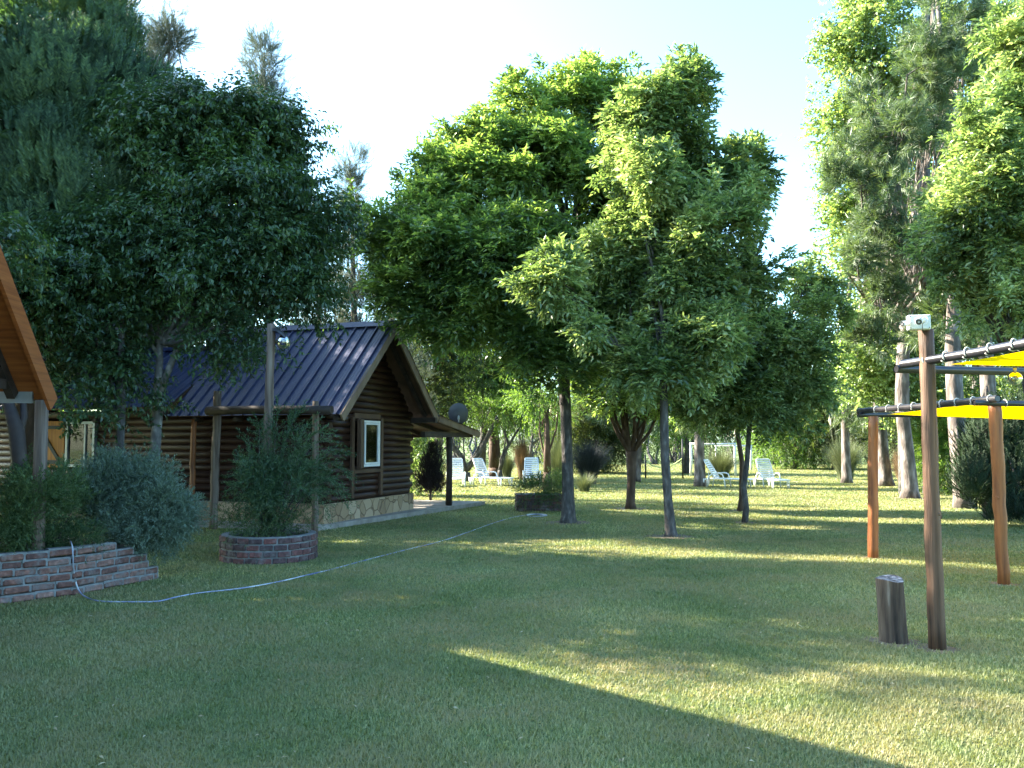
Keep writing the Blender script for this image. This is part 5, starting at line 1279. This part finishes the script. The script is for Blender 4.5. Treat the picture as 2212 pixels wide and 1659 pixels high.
midtree('sunlit tree glimpsed under the left cabin eave', 20, 24, [(20, 900, 0, 60, 70), (-20, 1000, 0, 60, 70), (60, 960, 0, 40, 60), (100, 880, 0, 50, 50), (10, 800, 0, 80, 60)], 'broad', M['poplar'], 1500, 148, 1.6)
nb = P(38, 1000, 9.6); nb.z = 0
make_tree('porch_tree', 'rough forked dark trunk standing beside the left cabin post', 'tree', [nb] + T((38, 1090, 9.6), (42, 1000, 9.6), (35, 930, 9.6), (18, 870, 9.7), (0, 790, 9.9)), [.1, .09, .085, .085, .06, .04], [B(-160, 640, 10.2, 120, 90), B(-60, 560, 10.4, 100, 80)], 'broad', M['privet'], M['beam'], 900, 149, .4, .2, .1, limb_r=.05, ntwig=20, start=.9,
    extra=lambda mb, rnd: mb.tube(T((40, 950, 9.6), (52, 900, 9.7), (50, 860, 9.8), (40, 760, 10)), [.045, .04, .035, .02], 8))

# far wood: one mass of trees beyond the lawn
def far_wood():
    rng = np.random.default_rng(200); rnd = random.Random(200); bl = []; m = MB()
    for i in range(110):
        x = -75 + 170 * (i + rnd.random()) / 110; y = 58 + rnd.uniform(0, 16) + (0 if x > -10 else -10 * min(1, (-10 - x) / 20))
        h = rnd.uniform(4.2, 6.2) if x < 22 else rnd.uniform(7, 12)
        if x < -6: h = rnd.uniform(6, 9)
        bl.append((x, y, h * .66, rnd.uniform(1.5, 2.6), 1.8, h * .36, 1)); bl.append((x + rnd.uniform(-1.5, 1.5), y - 1, h * .45, 1.6, 1.4, h * .2, .6))
        bl.append((x + rnd.uniform(-1, 1), y + 2.5, .9, 1.9, 1.4, 1.0, 1.2)); bl.append((x, y + 6, 2.2, 2.2, 1.8, 2.2, 1))
        for q in range(4):
            x2 = x + rnd.uniform(-1, 1); m.tube(wiggle((x2, y - rnd.uniform(0, 3), 0), (x2 + rnd.uniform(-1.2, 1.2), y, h * .6), 4, .07, rnd), [.11, .1, .08, .06, .03], 5, 1)
    tw = twig_points(bl, 26000, rng, .35, .3, .05); me = foliage('far_wood', 'willow', tw, rng, 5.2, .55)
    me.materials.append(M['wood_leaf']); fo = bpy.data.objects.new('far_wood', me); C.objects.link(fo)
    me2 = m.build('far_trunks', [M['bark_grey'], M['bark_grey']])
    # join the trunks into the same mass
    v1 = np.empty(len(me.vertices) * 3, np.float32); me.vertices.foreach_get('co', v1)
    f1 = np.empty(len(me.loops), np.int32); me.loops.foreach_get('vertex_index', f1)
    t2 = me2.data; t2.calc_loop_triangles(); v2 = np.empty(len(t2.vertices) * 3, np.float32); t2.vertices.foreach_get('co', v2)
    f2 = np.empty(len(t2.loop_triangles) * 3, np.int32); t2.loop_triangles.foreach_get('vertices', f2)
    v1 = v1.reshape(-1, 3); f1 = f1.reshape(-1, 3); v2 = v2.reshape(-1, 3); f2 = f2.reshape(-1, 3)
    nm = np_mesh('far_wood', np.concatenate([v1, v2]), np.concatenate([f1, f2 + len(v1)]), np.concatenate([np.zeros(len(f1)), np.ones(len(f2))]))
    bpy.data.objects.remove(me2); bpy.data.objects.remove(fo)
    o = link('far_wood', nm, [M['wood_leaf'], M['bark_grey']]); tag(o, 'far wood of low grey green trees beyond the lawn', 'wood', kind='stuff')
far_wood()

# ================================================================== grass blades on the near lawn
BARE = [(P1, .17), (P2, .15), (P3, .15), (sc_, .2), (bA, .5), (bB, .42), (bC, .4), (bD, .25), (bD2, .25), (bP, .5)]
gs = MB(); rnd = random.Random(77)
for c, r in BARE:
    K = 22; gs.add([(c.x, c.y, .005)] + [(c.x + r * q * math.cos(2 * math.pi * k / K), c.y + r * q * math.sin(2 * math.pi * k / K), .004) for k in range(K) for q in (rnd.uniform(.75, 1.25),)], [(0, 1 + k, 1 + (k + 1) % K) for k in range(K)])
tag(gs.build('ground_soil', mat_noise('bare_dry_earth', [(.3, (.11, .08, .05)), (.7, (.22, .17, .11))], 14, .95, bump=.01, bscale=40)), kind='structure')
def lawn_grass():
    rng = np.random.default_rng(300); N = 1150000
    # density falls with distance
    u = rng.random(N); y = 2.6 * (62 / 2.6) ** (u ** .9); x = (rng.random(N) * 2 - 1) * (y * .63 + .3)
    ok = np.ones(N, bool)
    # keep grass out of planter, wall bed and slab
    ok &= (x - PLc.x) ** 2 + (y - PLc.y) ** 2 > (PLr + .02) ** 2
    dx, dy = x - C1.x, y - C1.y; ca, sa = math.cos(CANG), math.sin(CANG); lx, ly = dx * ca + dy * sa, -dx * sa + dy * ca
    ok &= ~((lx < .2 + .08 * ly) & (ly > -.52) & (ly < 6.7))
    nw = (wc - wb).normalized(); s1 = (x - wb.x) * -nw.y + (y - wb.y) * nw.x; a1 = (x - wb.x) * nw.x + (y - wb.y) * nw.y
    nl = (wb - wa).normalized(); s2 = (x - wb.x) * -nl.y + (y - wb.y) * nl.x
    ok &= ~((s1 > -.0) & (a1 < (wc - wb).length) & (s2 > 0))
    for c, r in BARE:
        dd = np.hypot(x - c.x, y - c.y) / r; ok &= rng.random(N) < np.clip((dd - .55) / .6, .12, 1)
    x, y = x[ok], y[ok]; n = len(x)
    pos = np.stack([x, y, np.zeros(n)], 1); an = rng.uniform(0, 6.283, n)
    patch = .5 + .5 * np.sin(x * 2.1 + np.sin(y * 1.7) * 2) * np.sin(y * 1.9 + np.sin(x * 1.3))
    L = (.012 + .016 * rng.random(n) + .008 * patch) * (1 + .02 * y); tilt = rng.uniform(.2, 1.15, n)
    d = np.stack([np.cos(an) * np.sin(tilt), np.sin(an) * np.sin(tilt), np.cos(tilt)], 1); s = np.stack([-np.sin(an), np.cos(an), np.zeros(n)], 1)
    tall = rng.random(n) < .004; L = np.where(tall, L * 2, L)
    w = (.0015 + .0005 * y)[:, None]
    v = np.empty((n, 3, 3)); v[:, 0] = pos - s * w; v[:, 1] = pos + s * w; v[:, 2] = pos + d * L[:, None]
    o = link('grass', np_mesh('grass', v.reshape(-1, 3), np.arange(n * 3).reshape(-1, 3)), M['blade'])
    tag(o, 'short mown lawn grass covering the whole foreground', 'grass', kind='stuff')
    k = 420; y = rng.uniform(3, 16, k); x = (rng.random(k) * 2 - 1) * y * .6; pos = np.stack([x, y, np.full(k, .022)], 1)
    vv, ff = leaf_tris(pos, unit(rvec(k, rng) * [1, 1, .25]), unit(rvec(k, rng) * .5 + [0, 0, 1]), rng.uniform(.02, .05, k), rng.uniform(.008, .016, k), .3)
    tag(link('fallen_leaves', np_mesh('fallen_leaves', vv, ff), M['dry_leaf']), 'scattered pale dry leaves lying on the lawn', 'leaves', kind='stuff')
lawn_grass()
